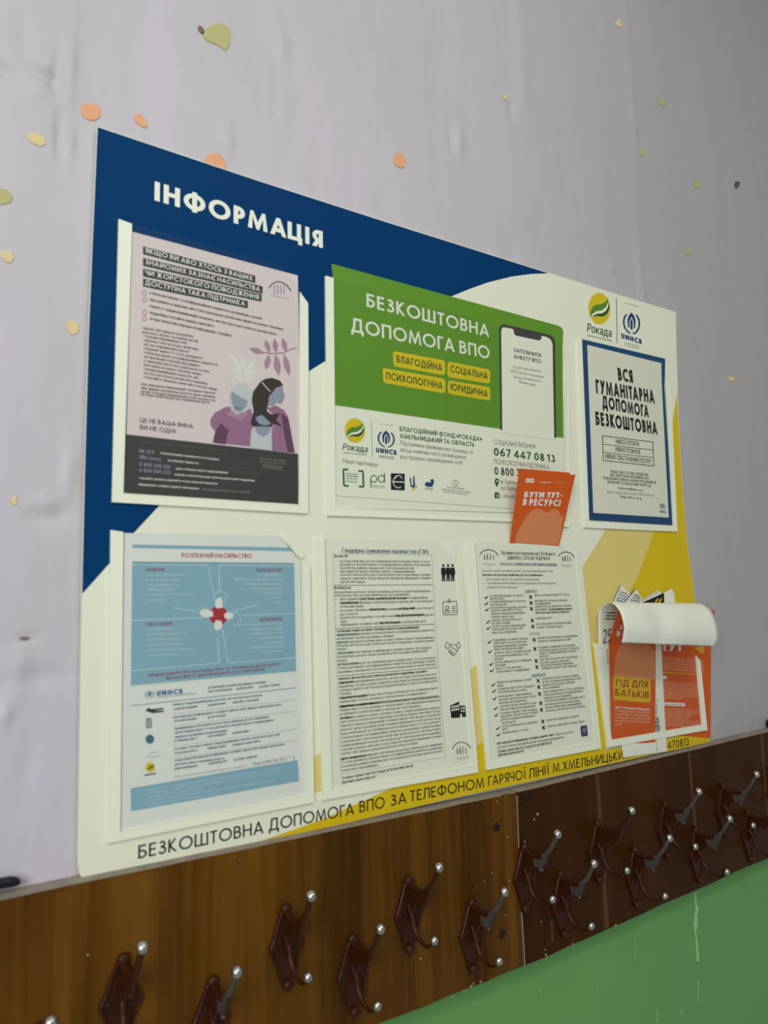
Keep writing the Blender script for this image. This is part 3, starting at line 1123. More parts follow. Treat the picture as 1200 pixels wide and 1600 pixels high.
# ------------------------------------------------------------------ information board
BF = .008
board = empty('information_board', P(640, 1270, 0.0))
tag(board, 'large navy, cream and yellow information board with seven clear pockets on the wall', 'notice board')
m = Mesh()
pr = Print(m, BF)
left_edge = [(152.6, 197.5), (145.5, 355), (138.5, 520), (132.5, 730), (128, 928), (124.5, 1150), (122, 1330)]
outline = left_edge + [(122.2, 1350), (124, 1364), (127.5, 1372), (133, 1374.5), (267, 1346), (400, 1317.8), (550, 1284), (700, 1249), (900, 1205.5), (1109.5, 1159.5),
                       (1098, 1060), (1092, 985), (1082, 905), (1073, 840), (1065, 740), (1060, 640), (1057.5, 560), (1056, 487.5),
                       (960, 458.5), (860, 427), (600, 345), (400, 280.5)]
v = [pr.pt(x, y) for x, y in outline]
n = len(v)
back = [p + Vector((0, .006, 0)) for p in v]
t = orient(v, tris2d(outline))
m.add(v + back, list(t) + [tuple(n + i for i in reversed(q)) for q in t] + [(i, (i + 1) % n, n + (i + 1) % n, n + i) for i in range(n)], BW)
arcp = [(174, 877), (206, 836), (247, 792), (330, 708), (410, 637), (482, 580.5), (510, 563), (600, 508), (660, 481), (705, 463), (735, 451), (763, 441), (800, 432), (830, 428), (857, 427)]
pr.poly([(152.8, 198.6)] + [(x + .4, y) for x, y in left_edge[1:5]] + arcp + [(600, 346), (400, 281.5)], BN, 1)
# the pale and bright yellow sweeps
pale_up = [(430, 1216), (490.5, 1182), (600, 1124), (680, 1078), (736, 1045), (800, 990), (860, 935), (910, 886), (940, 838), (965, 790), (985, 740)]
pale_lo = [(1040, 740), (1019, 840), (997, 900), (975, 942), (925, 1009), (860, 1075), (800, 1122), (748, 1162), (690, 1185), (600, 1204), (492, 1239), (430, 1262)]
pr.poly(pale_up + pale_lo, BP, 1)
bright = [(1057.8, 614), (1052, 652), (1048, 700), (1036, 770), (1019, 840), (997, 900), (975, 942), (925, 1009), (860, 1075), (800, 1122), (748, 1163), (690, 1196), (640, 1219), (606, 1234), (574, 1249), (545, 1261), (510, 1278), (460, 1296), (395, 1318.5),
          (550, 1283.6), (700, 1248.6), (900, 1205), (1109.1, 1159.3), (1097.6, 1060), (1091.6, 985), (1081.6, 905), (1072.6, 840), (1064.6, 740), (1060, 655)]
pr.poly(bright, BY, 2)
WHT = mat('white_lettering', (.84, .87, .70, 1), .45)
pr.text(a6(45, 212), a6(1098, 512), 30, 'ІНФОРМАЦІЯ', WHT, 'stroke', .22, layer=3)
for a, b_, cap, s in ((b1(38, 413), b1(508, 316), 21, 'БЕЗКОШТОВНА'), (b1(528, 309), b1(848, 246), 19.3, 'ДОПОМОГА'), (b1(868, 240), b1(963, 221), 18.2, 'ВПО'),
                      (b1(985, 216), b1(1045, 203), 17.6, 'ЗА'), (b1(1058, 199), b2(291, 226), 17.3, 'ТЕЛЕФОНОМ'), (b2(308, 221), b2(455, 192), 15.6, 'ГАРЯЧОЇ'),
                      (b2(467, 190), b2(547, 173), 15, 'ЛІНІЇ'), (b2(560, 169), b2(857, 110), 14.6, 'М.ХМЕЛЬНИЦЬКИЙ'), (b2(945, 88), b2(1092, 61), 12.4, '0674470813')):
    pr.text(a, b_, cap, s, INK, 'stroke', .13, layer=3)


def fund_logo(pr, q, layer=3, word=True):
    """Yellow disc with a green two-tone leaf; q maps (0..1, 0..1) to the surface."""
    pr.poly([q(*p) for p in ell(.5, .5, .5, .5, 30)], YEL, layer)
    pr.poly([q(*p) for p in ((.08, .78), (.10, .58), (.20, .45), (.36, .38), (.58, .36), (.78, .28), (.90, .16), (.92, .30), (.84, .44), (.66, .54), (.44, .58), (.24, .66))], mat_green_leaf, layer + 1)
    pr.poly([q(*p) for p in ((.10, .84), (.18, .70), (.36, .62), (.60, .60), (.82, .48), (.94, .28), (.96, .50), (.86, .66), (.64, .76), (.38, .74), (.20, .78))], DGREEN, layer + 1)
    pr.poly([q(*p) for p in ((.08, .88), (.16, .70), (.36, .59), (.60, .56), (.80, .45), (.92, .24), (.90, .42), (.80, .56), (.62, .65), (.38, .67), (.22, .74))], WHT, layer + 2)


mat_green_leaf = mat('leaf_green_print', (.10, .24, .03, 1), .45)


def refugee_emblem(pr, q, ink, layer=3):
    """Laurel wreath around sheltering hands."""
    for s in (-1, 1):
        st = [(.5 + s * .46 * math.sin(math.radians(a)), .52 + .48 * math.cos(math.radians(a))) for a in range(8, 152, 12)]
        for i in range(len(st) - 1):
            (x0, y0), (x1, y1) = st[i], st[i + 1]
            dx, dy = x1 - x0, y1 - y0
            pr.poly([q(*p) for p in lens((x0, y0), (x0 + dx * 1.25 + s * .035, y0 + dy * 1.25), .075, 5)], ink, layer)
            pr.poly([q(*p) for p in lens((x0, y0), (x0 + dx * 1.25 - s * .05, y0 + dy * 1.25), .06, 5)], ink, layer)
    pr.poly([q(*p) for p in ((.5, .04), (.66, .20), (.74, .40), (.70, .74), (.62, .74), (.63, .46), (.5, .22), (.37, .46), (.38, .74), (.30, .74), (.26, .40), (.34, .20))], ink, layer)
    pr.poly([q(*p) for p in ((.5, .30), (.57, .46), (.56, .82), (.44, .82), (.43, .46))], ink, layer)


q = pr.quad(a7(208, 118), a7(450, 130), a7(450, 475), a7(208, 465))
fund_logo(pr, q)
pr.text(a7(190, 548), a7(465, 612), 13, 'Рокада', DGREEN, bold=.03, layer=3, slant=.25)
pr.fill(a7(195, 600), a7(465, 662), 3.4, GREYINK, layer=3)
pr.line([a7(517, 180), a7(525, 680)], .9, GREYINK, 3)
pr.fill(a7(608, 240), a7(755, 282), 2.6, LGREY, layer=3)
refugee_emblem(pr, pr.quad(a7(585, 325), a7(780, 335), a7(775, 585), a7(595, 560)), NAVYI)
pr.text(a7(572, 622), a7(798, 690), 7.5, 'UNHCR', NAVYI, 'stroke', .26, layer=3)
pr.fill(a7(605, 680), a7(770, 722), 3, LGREY, layer=3)
pr.fill(a7(605, 705), a7(770, 746), 3, LGREY, layer=3)
m.build('panel', board)


def pocket(outer, inner, cover, label=None):
    """Clear pocket of the board: white spacer strips (outer outline minus inner, open at the top) and a clear front."""
    mm = Mesh()
    p_ = Print(mm, BF + .0034)
    for strip in outer:
        v = [p_.pt(x, y) for x, y in strip]
        bk = [p + Vector((0, .0033, 0)) for p in v]
        n = len(v)
        t = orient(v, tris2d(strip))
        mm.add(v + bk, list(t) + [(i, (i + 1) % n, n + (i + 1) % n, n + i) for i in range(n)], PVC)
    o = mm.build('poster_pocket', board)
    mm = Mesh()
    p_ = Print(mm, BF + .0046)
    p_.slab(cover, CLEAR, .0009)
    c = mm.build('clear_cover', o)
    return o


# each pocket: left strip, bottom strip, right strip
pocket([[k1(85, 40), k1(155, 65), k1(110, 1468), k1(50, 1515)],
        [k1(50, 1515), k1(110, 1468), k1(1022, 1527), k1(1072, 1575)],
        [k1(1030, 420), k1(1072, 480), k1(1074, 830), k1(1072, 1575), k1(1022, 1527), k1(1028, 870)]], None,
       [k1(155, 65), k1(935, 285), k1(1020, 405), k1(1030, 425), k1(1030, 1535), k1(100, 1475)])
pocket([[k2(55, 90), k2(92, 100), k2(102, 1150), k2(65, 1187)],
        [k2(65, 1187), k2(102, 1150), k2(910, 1180), k2(1152, 1205), k2(1170, 1240), k2(905, 1215)],
        [k2(1160, 490), k2(1170, 492), k2(1172, 1241), k2(1152, 1207), k2(1150, 700)]], None,
       [k2(92, 104), k2(1140, 395), k2(1160, 490), k2(1160, 1210), k2(100, 1155)])
pocket([[k3(90, 360), k3(118, 368), k3(163, 1495), k3(135, 1537)],
        [k3(135, 1537), k3(163, 1495), k3(688, 1525), k3(715, 1563)],
        [k3(640, 600), k3(672, 650), k3(715, 1563), k3(688, 1525)]], None,
       [k3(118, 368), k3(600, 500), k3(640, 600), k3(690, 1530), k3(163, 1500)])
pocket([[k4(72, 25), k4(135, 35), k4(120, 1505), k4(60, 1560)],
        [k4(60, 1560), k4(120, 1505), k4(1030, 1325), k4(1070, 1360)],
        [k4(1006, 168), k4(1048, 212), k4(1070, 1360), k4(1030, 1325)],
        [k4(900, 58), k4(930, 62), k4(968, 92), k4(1018, 150), k4(1014, 168), k4(985, 150), k4(955, 112)]], None,  # white piece paints the bright reflection on the curled clear corner
       [k4(135, 35), k4(905, 52), k4(960, 90), k4(1018, 170), k4(1036, 1330), k4(115, 1512)])
pocket([[k5(52, 35), k5(105, 40), k5(150, 1545), k5(95, 1602)],
        [k5(95, 1602), k5(150, 1545), k5(985, 1395), k5(1020, 1436)],
        [k5(890, 190), k5(920, 225), k5(1020, 1436), k5(985, 1395)]], None,
       [k5(105, 40), k5(780, 60), k5(920, 225), k5(1000, 1405), k5(145, 1550)])
pocket([[k6(38, 62), k6(90, 70), k6(195, 1480), k6(170, 1532)],
        [k6(170, 1532), k6(195, 1480), k6(868, 1352), k6(902, 1393)],
        [k6(745, 200), k6(780, 235), k6(902, 1393), k6(868, 1352)]], None,
       [k6(90, 70), k6(650, 85), k6(780, 235), k6(880, 1360), k6(190, 1485)])
pocket([[k7(145, 525), k7(188, 525), k7(280, 1278), k7(250, 1338)],
        [k7(250, 1338), k7(280, 1278), k7(985, 1160), k7(1028, 1205)],
        [k7(937, 620), k7(972, 660), k7(1028, 1205), k7(985, 1160)]], None,
       [k7(180, 640), k7(937, 640), k7(990, 1165), k7(275, 1283)])

# ------------------------------------------------------------------ poster 1: pink poster, two women
m = Mesh()
pr = Print(m, BF + .0015)
pr.slab([k1(150, 105), k1(1018, 335), k1(1026, 860), k1(1022, 1527), k1(118, 1470)], PINK)
for (x0, y0, x1, y1), s in zip(((62, 45, 872, 258), (62, 128, 925, 335), (62, 205, 918, 392), (62, 278, 818, 440)),
                               ('ЯКЩО ВИ АБО ХТОСЬ З ВАШИХ', 'ЗНАЙОМИХ ЗАЗНАЄ НАСИЛЬСТВА', 'ЧИ ЖОРСТОКОГО ПОВОДЖЕННЯ', 'ДОСТУПНА ТАКА ПІДТРИМКА')):
    pr.poly([s1a(x0, y0), s1a(x1, y1), s1a(x1, y1 + 54), s1a(x0, y0 + 58)], CHAR, 1)
    pr.text(s1a(x0 + 16, y0 + 44), s1a(x1 - 20, y1 + 36), 7.5, s, PAPG, 'stroke', .17, layer=2)
for i, (x0, y0, x1, y1) in enumerate(((108, 388, 918, 575), (108, 435, 1075, 652), (108, 482, 1025, 688), (108, 530, 575, 630), (108, 572, 700, 698))):
    pr.fill(s1a(x0, y0), s1a(x1, y1), 4.2, GREYINK, bold=.06)
    if i != 2:
        x, y = s1a(72, y0 - 6)
        pr.poly(ell(x, y, 3.6, 4.2, 12), MAUVE, 1)
        pr.poly(ell(x, y, 2.4, 3, 12), PINK, 2)
L1 = ((205, 610, 475, 660), (207, 634, 498, 688), (215, 665, 440, 700), (215, 690, 500, 730), (215, 712, 450, 740), (215, 735, 520, 770), (215, 762, 600, 800), (215, 785, 500, 775 + 25),
      (215, 808, 558, 826), (212, 832, 520, 855), (212, 856, 500, 868), (212, 862 + 8, 545, 893), (212, 868 + 14, 597, 918))
ys = np.linspace(612, 868, 13)
for y, xr in zip(ys, (475, 498, 440, 500, 450, 520, 600, 505, 555, 520, 500, 550, 598)):
    x0 = 206 if y < 640 else 216
    pr.fill(k1(x0, y), k1(xr, y + (xr - x0) * .172 - (y - 612) * .0 * 1), 4.0, GREYINK, bold=.04)
for y, xr in zip((905, 925, 943, 958), (590, 588, 590, 560)):
    pr.fill(k1(200, y), k1(xr, y + (xr - 200) * .125), 4.0, GREYINK, bold=.04)
pr.text(k1(195, 1098), k1(485, 1133), 7, 'ЦЕ НЕ ВАША ВИНА,', CHAR, 'stroke', .15)
pr.text(k1(195, 1135), k1(380, 1158), 7, 'ВИ НЕ ОДНІ', CHAR, 'stroke', .15)
# arch emblem at the top right corner
pr.line([k1(*p) for p in ((868, 400), (885, 378), (910, 366), (935, 370), (960, 385), (982, 415))], 1.8, GREYINK)
for x in (895, 912, 928, 945):
    pr.line([k1(x, 385), k1(x + 2, 430)], 2.2, LPURP)
pr.fill(k1(875, 440), k1(975, 462), 2.6, LGREY)
# sprig of mauve leaves
pr.line([k1(*p) for p in ((770, 716), (840, 735), (880, 742), (940, 738), (980, 720), (1014, 710))], 1.8, LMAUVE)
for a, b_, w in (((765, 714), (842, 740), 9), ((848, 668), (872, 738), 8), ((896, 662), (905, 738), 8.5), ((938, 660), (958, 735), 8.5), ((868, 745), (852, 825), 9.5), ((903, 745), (918, 858), 10.5), ((945, 742), (976, 858), 9.5)):
    pr.poly(lens(k1(*a), k1(*b_), w), LMAUVE, 2)
WLEAF = mat('white_leaf_print', (.72, .70, .66, 1), .5)
for a, b_, w in (((648, 735), (718, 800), 7), ((735, 752), (735, 830), 9), ((690, 775), (735, 850), 9), ((800, 775), (735, 850), 10), ((660, 810), (735, 855), 9), ((825, 820), (730, 860), 10), ((672, 850), (740, 880), 9), ((800, 865), (735, 880), 8), ((740, 840), (750, 905), 4)):
    pr.poly(lens(k1(*a), k1(*b_), w), WLEAF, 1)
# the two women of the drawing
pr.poly([k1(*p) for p in ((562, 1085), (585, 1050), (640, 1020), (665, 1018), (700, 1052), (745, 1035), (775, 1030), (785, 1080), (776, 1226), (578, 1205), (592, 1150), (563, 1118))], MAUVE, 2)
pr.poly([k1(*p) for p in ((680, 1020), (705, 1050), (745, 1030), (760, 1060), (720, 1090), (650, 1060))], LMAUVE, 3)
pr.poly([k1(*p) for p in ((575, 1205), (588, 1145), (620, 1100), (640, 1130), (660, 1140), (650, 1165), (640, 1215))], DMAUVE, 3)
pr.poly([k1(*p) for p in ell(724, 972, 62, 76, 24)], LFACE, 3)
pr.poly([k1(*p) for p in ((672, 935), (690, 950), (725, 972), (756, 985), (752, 1015), (728, 1040), (700, 1046), (682, 1020), (670, 975))], FACE, 4)
pr.line([k1(*p) for p in ((690, 1020), (708, 1028), (722, 1024))], 1, CHAR, 5)
pr.poly([k1(*p) for p in ((665, 1000), (690, 1040), (720, 1050), (700, 1060), (668, 1030))], LFACE, 4)
pr.poly([k1(*p) for p in ((822, 890), (850, 872), (885, 868), (925, 882), (943, 908), (905, 920), (885, 945), (868, 985), (856, 1040), (900, 1075), (885, 1120), (850, 1150), (800, 1140), (772, 1105), (788, 1040), (778, 985), (785, 940))], HAIR, 3)
pr.poly([k1(*p) for p in ((893, 935), (938, 905), (940, 932), (950, 962), (942, 985), (930, 1003), (905, 996), (895, 1012), (862, 1010), (868, 965))], FACE, 4)
pr.line([k1(*p) for p in ((832, 892), (860, 925), (876, 940))], 1.6, LFACE, 5)
pr.poly([k1(*p) for p in ((858, 1025), (905, 1012), (945, 1035), (968, 1075), (980, 1140), (1002, 1258), (880, 1246), (884, 1130), (905, 1080))], MAUVE, 4)
pr.poly([k1(*p) for p in ((930, 1050), (968, 1078), (980, 1140), (1002, 1258), (965, 1254), (945, 1150))], DMAUVE, 5)
pr.poly([k1(*p) for p in ((775, 1140), (790, 1122), (880, 1130), (884, 1248), (768, 1232))], LFACE, 4)
pr.poly([k1(*p) for p in ((792, 1120), (880, 1122), (866, 1160), (835, 1175), (806, 1158))], FACE, 5)
pr.poly([k1(*p) for p in ((795, 1075), (830, 1060), (862, 1090), (880, 1108), (850, 1116), (815, 1108))], FACE, 6)
pr.poly([k1(*p) for p in ((870, 1062), (925, 1050), (905, 1085), (935, 1120), (885, 1105))], HAIR, 6)
# charcoal contact band
pr.poly([k1(124, 1162), k1(1018, 1264), k1(1022, 1526), k1(119, 1469)], CHAR, 7)
pr.fill(k1(195, 1205), k1(655, 1252), 3.2, GREYINK, layer=8)
for (a, b_), s in zip((((190, 1257), (270, 1264)), ((190, 1288), (305, 1300)), ((192, 1325), (355, 1342)), ((192, 1357), (355, 1370))), ('116 123', '386 (sms)', '0 800 500 335', '0 800 500 225')):
    pr.text(k1(*a), k1(*b_), 6, s, LPURP, layer=8)
for x0, y0, x1, y1 in ((300, 1264, 608, 1298), (340, 1302, 500, 1318), (380, 1345, 655, 1367), (375, 1376, 795, 1408), (190, 1394, 600, 1424), (188, 1427, 505, 1450)):
    pr.fill(k1(x0, y0), k1(x1, y1), 3.6, PAPG, bold=.04, layer=8)
pr.fill(k1(520, 1452), k1(768, 1468), 3, LGREY, layer=8)
for y in (1312, 1358):
    pr.fill(k1(668, y), k1(800 + (y - 1312) * .3, y + 12), 3.6, GREYINK, layer=8)
for x0, y0, x1 in ((818, 1290, 955), (820, 1306, 955), (835, 1322, 940), (835, 1334, 935)):
    pr.fill(k1(x0, y0), k1(x1, y0 + 14), 2.6, LGREY, layer=8)
tag(m.build('poster'), 'pink poster with two drawn women above a charcoal band, top left pocket', 'poster')

# ------------------------------------------------------------------ poster 2: green landscape poster
m = Mesh()
pr = Print(m, BF + .0015)
pr.slab([k2(82, 35), k2(1110, 316), k2(1134, 326), k2(1142, 345), k2(1138, 420), k2(1142, 700), k2(1146, 1180), k2(102, 1150), k2(94, 150)], PAP)
pr.poly([k2(82, 35), k2(1110, 316), k2(1134, 326), k2(1142, 345), k2(1138, 420), k2(1142, 832), k2(98, 682), k2(94, 150)], GREEN, 1)
W2 = mat('white_print', (.78, .80, .68, 1), .5)
pr.text(k2(242, 231), k2(803, 372), 21, 'БЕЗКОШТОВНА', W2, 'stroke', .16)
pr.text(k2(172, 345), k2(806, 472), 22, 'ДОПОМОГА ВПО', W2, 'stroke', .16)
for c4, a, b_, s in ((((362, 434), (602, 478), (601, 546), (365, 504)), (380, 486), (588, 527), 'БЛАГОДІЙНА'), (((612, 482), (808, 520), (807, 584), (612, 553)), (627, 531), (797, 564), 'СОЦІАЛЬНА'),
                     (((315, 511), (603, 562), (602, 629), (318, 579)), (332, 563), (590, 609), 'ПСИХОЛОГІЧНА'), (((614, 568), (808, 600), (808, 662), (614, 629)), (627, 613), (797, 646), 'ЮРИДИЧНА')):
    pr.poly(rrect(*[k2(*p) for p in c4], 5), YEL, 2)
    pr.text(k2(*a), k2(*b_), 11, s, DGREEN, 'stroke', .17, layer=3)
# the phone
pr.poly([s2b(*p) for p in ((150, 200), (152, 165), (175, 135), (210, 128), (420, 175), (700, 240), (770, 262), (805, 295), (818, 340), (832, 1482), (810, 1478), (190, 1388), (165, 1380))], CHAR, 2)
pr.poly([s2b(*p) for p in ((176, 220), (182, 180), (205, 162), (308, 182), (322, 195), (332, 245), (350, 262), (625, 320), (648, 312), (660, 265), (715, 278), (765, 308), (788, 360), (792, 700), (808, 1500), (190, 1420))], PAP, 3)
pr.text(s2b(325, 455), s2b(652, 522), 6.2, 'ЗАПОВНИТИ', INK, 'stroke', .16, layer=4)
pr.text(s2b(328, 532), s2b(655, 594), 6.2, 'АНКЕТУ ВПО', INK, 'stroke', .16, layer=4)
for x0, y0, x1, y1, s in ((315, 645, 650, 702, 'Із дня заповнення'), (280, 693, 690, 772, 'ЦІЄЇ анкети працівник'), (320, 765, 655, 818, 'фонду зв’яжеться з'), (390, 825, 582, 866, 'Вами сам')):
    pr.text(s2b(x0, y0), s2b(x1, y1), 4.2, s, GREYINK, layer=4)
# lower white part
fund_logo(pr, pr.quad(a8(128, 100), a8(268, 108), a8(268, 276), a8(128, 272)), 2)
pr.text(a8(110, 322), a8(286, 342), 10, 'Рокада', DGREEN, bold=.03, slant=.25)
pr.fill(a8(118, 348), a8(280, 362), 2.6, GREYINK)
pr.line([a8(312, 120), a8(320, 372)], .9, LGREY)
pr.fill(a8(368, 146), a8(462, 158), 2.2, LGREY)
refugee_emblem(pr, pr.quad(a8(355, 180), a8(474, 188), a8(474, 310), a8(358, 300)), NAVYI, 2)
pr.text(a8(345, 342), a8(488, 360), 7.6, 'UNHCR', NAVYI, 'stroke', .26)
pr.fill(a8(365, 368), a8(472, 380), 2.4, NAVYI); pr.fill(a8(365, 378), a8(472, 390), 2.4, NAVYI)
pr.text(a8(510, 193), a8(1080, 264), 7.2, 'БЛАГОДІЙНИЙ ФОНД «РОКАДА»', DGREEN, 'stroke', .17)
pr.text(a8(512, 243), a8(1028, 303), 7.2, 'ХМЕЛЬНИЦЬКИЙ ТА ОБЛАСТЬ', DGREEN, 'stroke', .17)
pr.text(a8(512, 288), a8(1018, 355), 6.2, 'Підтримка приймаючих громад та', GREYINK)
pr.text(a8(512, 335), a8(970, 388), 6.2, 'місць компактного розміщення', GREYINK)
pr.text(a8(512, 383), a8(955, 427), 6.2, 'внутрішньо переміщених осіб.', GREYINK)
pr.text(a8(112, 412), a8(362, 442), 6.4, 'Наші партнери:', GREYINK)
for pts in (((152, 462), (118, 458), (122, 572), (156, 576)), ((222, 470), (254, 472), (258, 580), (226, 578))):
    pr.line([a8(*p) for p in pts], 2.6, DGREEN)
for y in (492, 508, 526, 545):
    pr.fill(a8(136, y), a8(225 - (y - 492) * .3, y + 8), 3, DGREEN)
for cx in (330, 382):
    pts = [a8(*p) for p in ell(cx, 525, 21, 24, 20)]
    pr.line(pts, 1.7, mat_green_leaf, closed=True)
pr.line([a8(308, 520), a8(310, 585)], 1.7, mat_green_leaf); pr.line([a8(403, 485), a8(405, 550)], 1.7, mat_green_leaf)
pr.fill(a8(318, 574), a8(405, 582), 2.2, DGREEN); pr.fill(a8(318, 586), a8(405, 592), 2, LGREY)
pr.poly([a8(447, 486), a8(544, 490), a8(544, 606), a8(448, 602)], INK, 1)
pr.line([a8(*p) for p in arc(500, 545, 36, 42, -60, -300, 20)], 1.4, PAPG)
pr.line([a8(455, 545), a8(540, 548)], 1.6, PAPG); pr.line([a8(*p) for p in arc(502, 525, 22, 22, 180, 360, 12)], 1.2, PAPG)
pr.poly([a8(*p) for p in ((578, 515), (588, 518), (592, 570), (602, 572), (604, 505), (612, 505), (616, 572), (606, 590), (584, 578))], NAVYI, 1)
pr.poly([a8(*p) for p in ((590, 595), (606, 592), (626, 560), (630, 585), (612, 598), (598, 612))], YEL, 2)
pr.poly([a8(*p) for p in ((682, 560), (700, 545), (725, 552), (722, 530), (742, 525), (748, 550), (735, 580), (712, 582), (688, 575))], NAVYI, 1)
pr.fill(a8(682, 592), a8(745, 600), 2.4, GREYINK); pr.fill(a8(695, 602), a8(735, 608), 2.2, LGREY)
pr.line([a8(*p) for p in ell(896, 555, 20, 22, 16)], .9, LGREY, closed=True); pr.line([a8(896, 538), a8(898, 575)], .9, LGREY)
for x0, y0, x1, y1 in ((835, 588, 958, 598), (798, 602, 1002, 622), (812, 618, 985, 638)):
    pr.fill(a8(x0, y0), a8(x1, y1), 2.6, GREYINK)
pr.text(k2(825, 860), k2(1013, 882), 7.4, 'СОЦІАЛЬНІ ПИТАННЯ', GREYINK, 'stroke', .10)
pr.text(k2(825, 912), k2(1105, 944), 12.2, '067 447 08 13', DGREEN, 'stroke', .17)
pr.text(k2(825, 950), k2(1078, 976), 7.4, 'ПСИХОЛОГІЧНА ПІДТРИМКА', GREYINK, 'stroke', .10)
pr.text(k2(828, 1000), k2(944, 1008), 12, '0 800 3', INK, 'stroke', .16)
pr.text(k2(855, 1040), k2(985, 1050), 6.6, 'м. Хмельницький', GREYINK)
pr.text(k2(857, 1068), k2(975, 1076), 6.6, 'вул. Проскурівська', GREYINK)
pr.text(k2(860, 1105), k2(960, 1110), 6.6, 'rokadafund', GREYINK)
pr.poly([k2(*p) for p in ((838, 1058), (828, 1035), (829, 1022), (838, 1016), (847, 1022), (848, 1035))], DGREEN, 2)
pr.poly([k2(*p) for p in ell(838, 1030, 4, 5, 10)], PAP, 3)
pr.poly(rrect(k2(828, 1080), k2(850, 1082), k2(850, 1110), k2(828, 1108), 1.5), DGREEN, 2)
pr.line([k2(841, 1110), k2(840, 1092), k2(846, 1089)], 1.0, PAP, 3); pr.line([k2(836, 1097), k2(845, 1098)], 1.0, PAP, 3)
pr.line([k2(102, 1096), k2(905, 1156)], .7, LGREY, 1)
tag(m.build('poster'), 'wide green and white help poster with phone drawing in the top middle pocket', 'poster')

# ------------------------------------------------------------------ poster 3: blue bordered
m = Mesh()
pr = Print(m, BF + .0015)
pr.slab([k3(120, 360), k3(637, 482), k3(636, 605), k3(632, 640), k3(685, 1522), k3(165, 1490)], STEEL)
P3M = mat('warm_grey_paper', (.76, .755, .62, 1), .6)
pr.poly([k3(150, 395), k3(613, 510), k3(616, 640), k3(660, 1475), k3(188, 1445)], P3M, 1)
pr.text(k3(345, 618), k3(438, 634), 20, 'ВСЯ', INK, 'stroke', .235)
pr.text(k3(207, 698), k3(573, 762), 21.5, 'ГУМАНІТАРНА', INK, 'stroke', .235)
pr.text(k3(247, 790), k3(536, 850), 19.5, 'ДОПОМОГА', INK, 'stroke', .235)
pr.text(k3(205, 896), k3(590, 957), 21, 'БЕЗКОШТОВНА', INK, 'stroke', .235)
pr.line([s3b(183, 8), s3b(858, 92), s3b(872, 412), s3b(195, 338)], 1.1, INK, 2, True)
for a, b_ in (((186, 120), (862, 200)), ((190, 228), (866, 300))):
    pr.line([s3b(*a), s3b(*b_)], .9, INK)
pr.text(s3b(365, 112), s3b(672, 148), 7, 'НІЯКОЇ ОПЛАТИ', INK, 'stroke', .16)
pr.text(s3b(358, 216), s3b(695, 256), 7, 'НІЯКИХ ПОЗИЧОК', INK, 'stroke', .16)
pr.text(s3b(222, 308), s3b(838, 384), 7.2, 'НІЯКИХ СЕКСУАЛЬНИХ ПОСЛУГ', INK, 'stroke', .16)
for x0, y0, x1, y1, s in ((290, 503, 795, 548, 'ЯКЩО ВИ СТАЛИ СВІДКОМ'), (283, 548, 808, 598, 'АБО ЖЕРТВОЮ НЕПРИЙНЯТНОЇ'), (190, 588, 902, 652, 'ПОВЕДІНКИ ГУМАНІТАРНИХ ПРАЦІВНИКІВ'), (252, 642, 838, 694, 'ВИ МОЖЕТЕ ПОВІДОМИТИ ПРО ЦЕ')):
    pr.text(s3b(x0, y0), s3b(x1, y1), 4.2, s, INK, bold=.03)
pr.text(s3b(390, 718), s3b(722, 752), 4, 'inspector@unhcr.org', INK, bold=.03)
pr.text(s3b(245, 776), s3b(868, 822), 3.6, 'АБО ЗА АДРЕСОЮ НА САЙТІ ОРГАНІЗАЦІЇ', GREYINK)
pr.text(s3b(420, 834), s3b(706, 862), 4, 'help.unhcr.org', INK, bold=.03)
refugee_emblem(pr, pr.quad(s3b(945, 905), s3b(1022, 912), s3b(1028, 1000), s3b(952, 995)), NAVYI, 2)
pr.text(s3b(948, 1035), s3b(1040, 1045), 3.2, 'UNHCR', NAVYI, 'stroke', .22)
tag(m.build('poster'), 'grey poster with a blue border and black capitals in the top right pocket', 'poster')

# ------------------------------------------------------------------ poster 4: light blue
m = Mesh()
pr = Print(m, BF + .0015)
PAPL = mat('cool_white_paper', (.76, .77, .72, 1), .6)
pr.slab([k4(138, 40), k4(903, 55), k4(1000, 185), k4(1029, 1326), k4(122, 1502)], PAPL)
pr.poly([s4a(50, 86), s4a(1092, 106), s4a(1098, 130), s4a(48, 108)], LBLUE, 1)
pr.text(s4a(368, 170), s4a(822, 173), 7, 'РОЗПІЗНАЙ НАСИЛЬСТВО', RED, 'stroke', .17)
pr.poly([s4a(48, 196), s4a(1095, 206), s4a(1108, 912), s4a(38, 1006)], LBLUE, 1)
DLB = mat('blue_rule_ink', (.15, .31, .38, 1), .5)
pr.line([s4a(48, 200), s4a(1095, 210)], 1.5, DLB)
for pts in (((48, 216), (535, 218), (585, 452)), ((1095, 222), (612, 218), (612, 400)), ((40, 578), (240, 570), (545, 556)), ((1100, 530), (760, 544)), ((38, 904), (612, 852), (598, 690)), ((1106, 818), (668, 852), (632, 640)), ((310, 494), (465, 520)), ((690, 520), (855, 478))):
    pr.line([s4a(*p) for p in pts], 1.3, PALEB)
pr.line([s4a(38, 1002), s4a(1108, 908)], 1.4, PAP)
pr.poly([s4a(*p) for p in ell(606, 545, 60, 60, 28)], RED, 3)
for pts in (((590, 440), (620, 425), (632, 450), (634, 495), (596, 500), (582, 480)), ((640, 540), (665, 520), (700, 535), (702, 560), (668, 572), (645, 560)), ((575, 600), (590, 575), (625, 580), (630, 615), (612, 640), (585, 640)), ((480, 520), (515, 500), (570, 520), (572, 552), (520, 556), (490, 545))):
    pr.poly([s4a(*p) for p in pts], PAPL, 4)
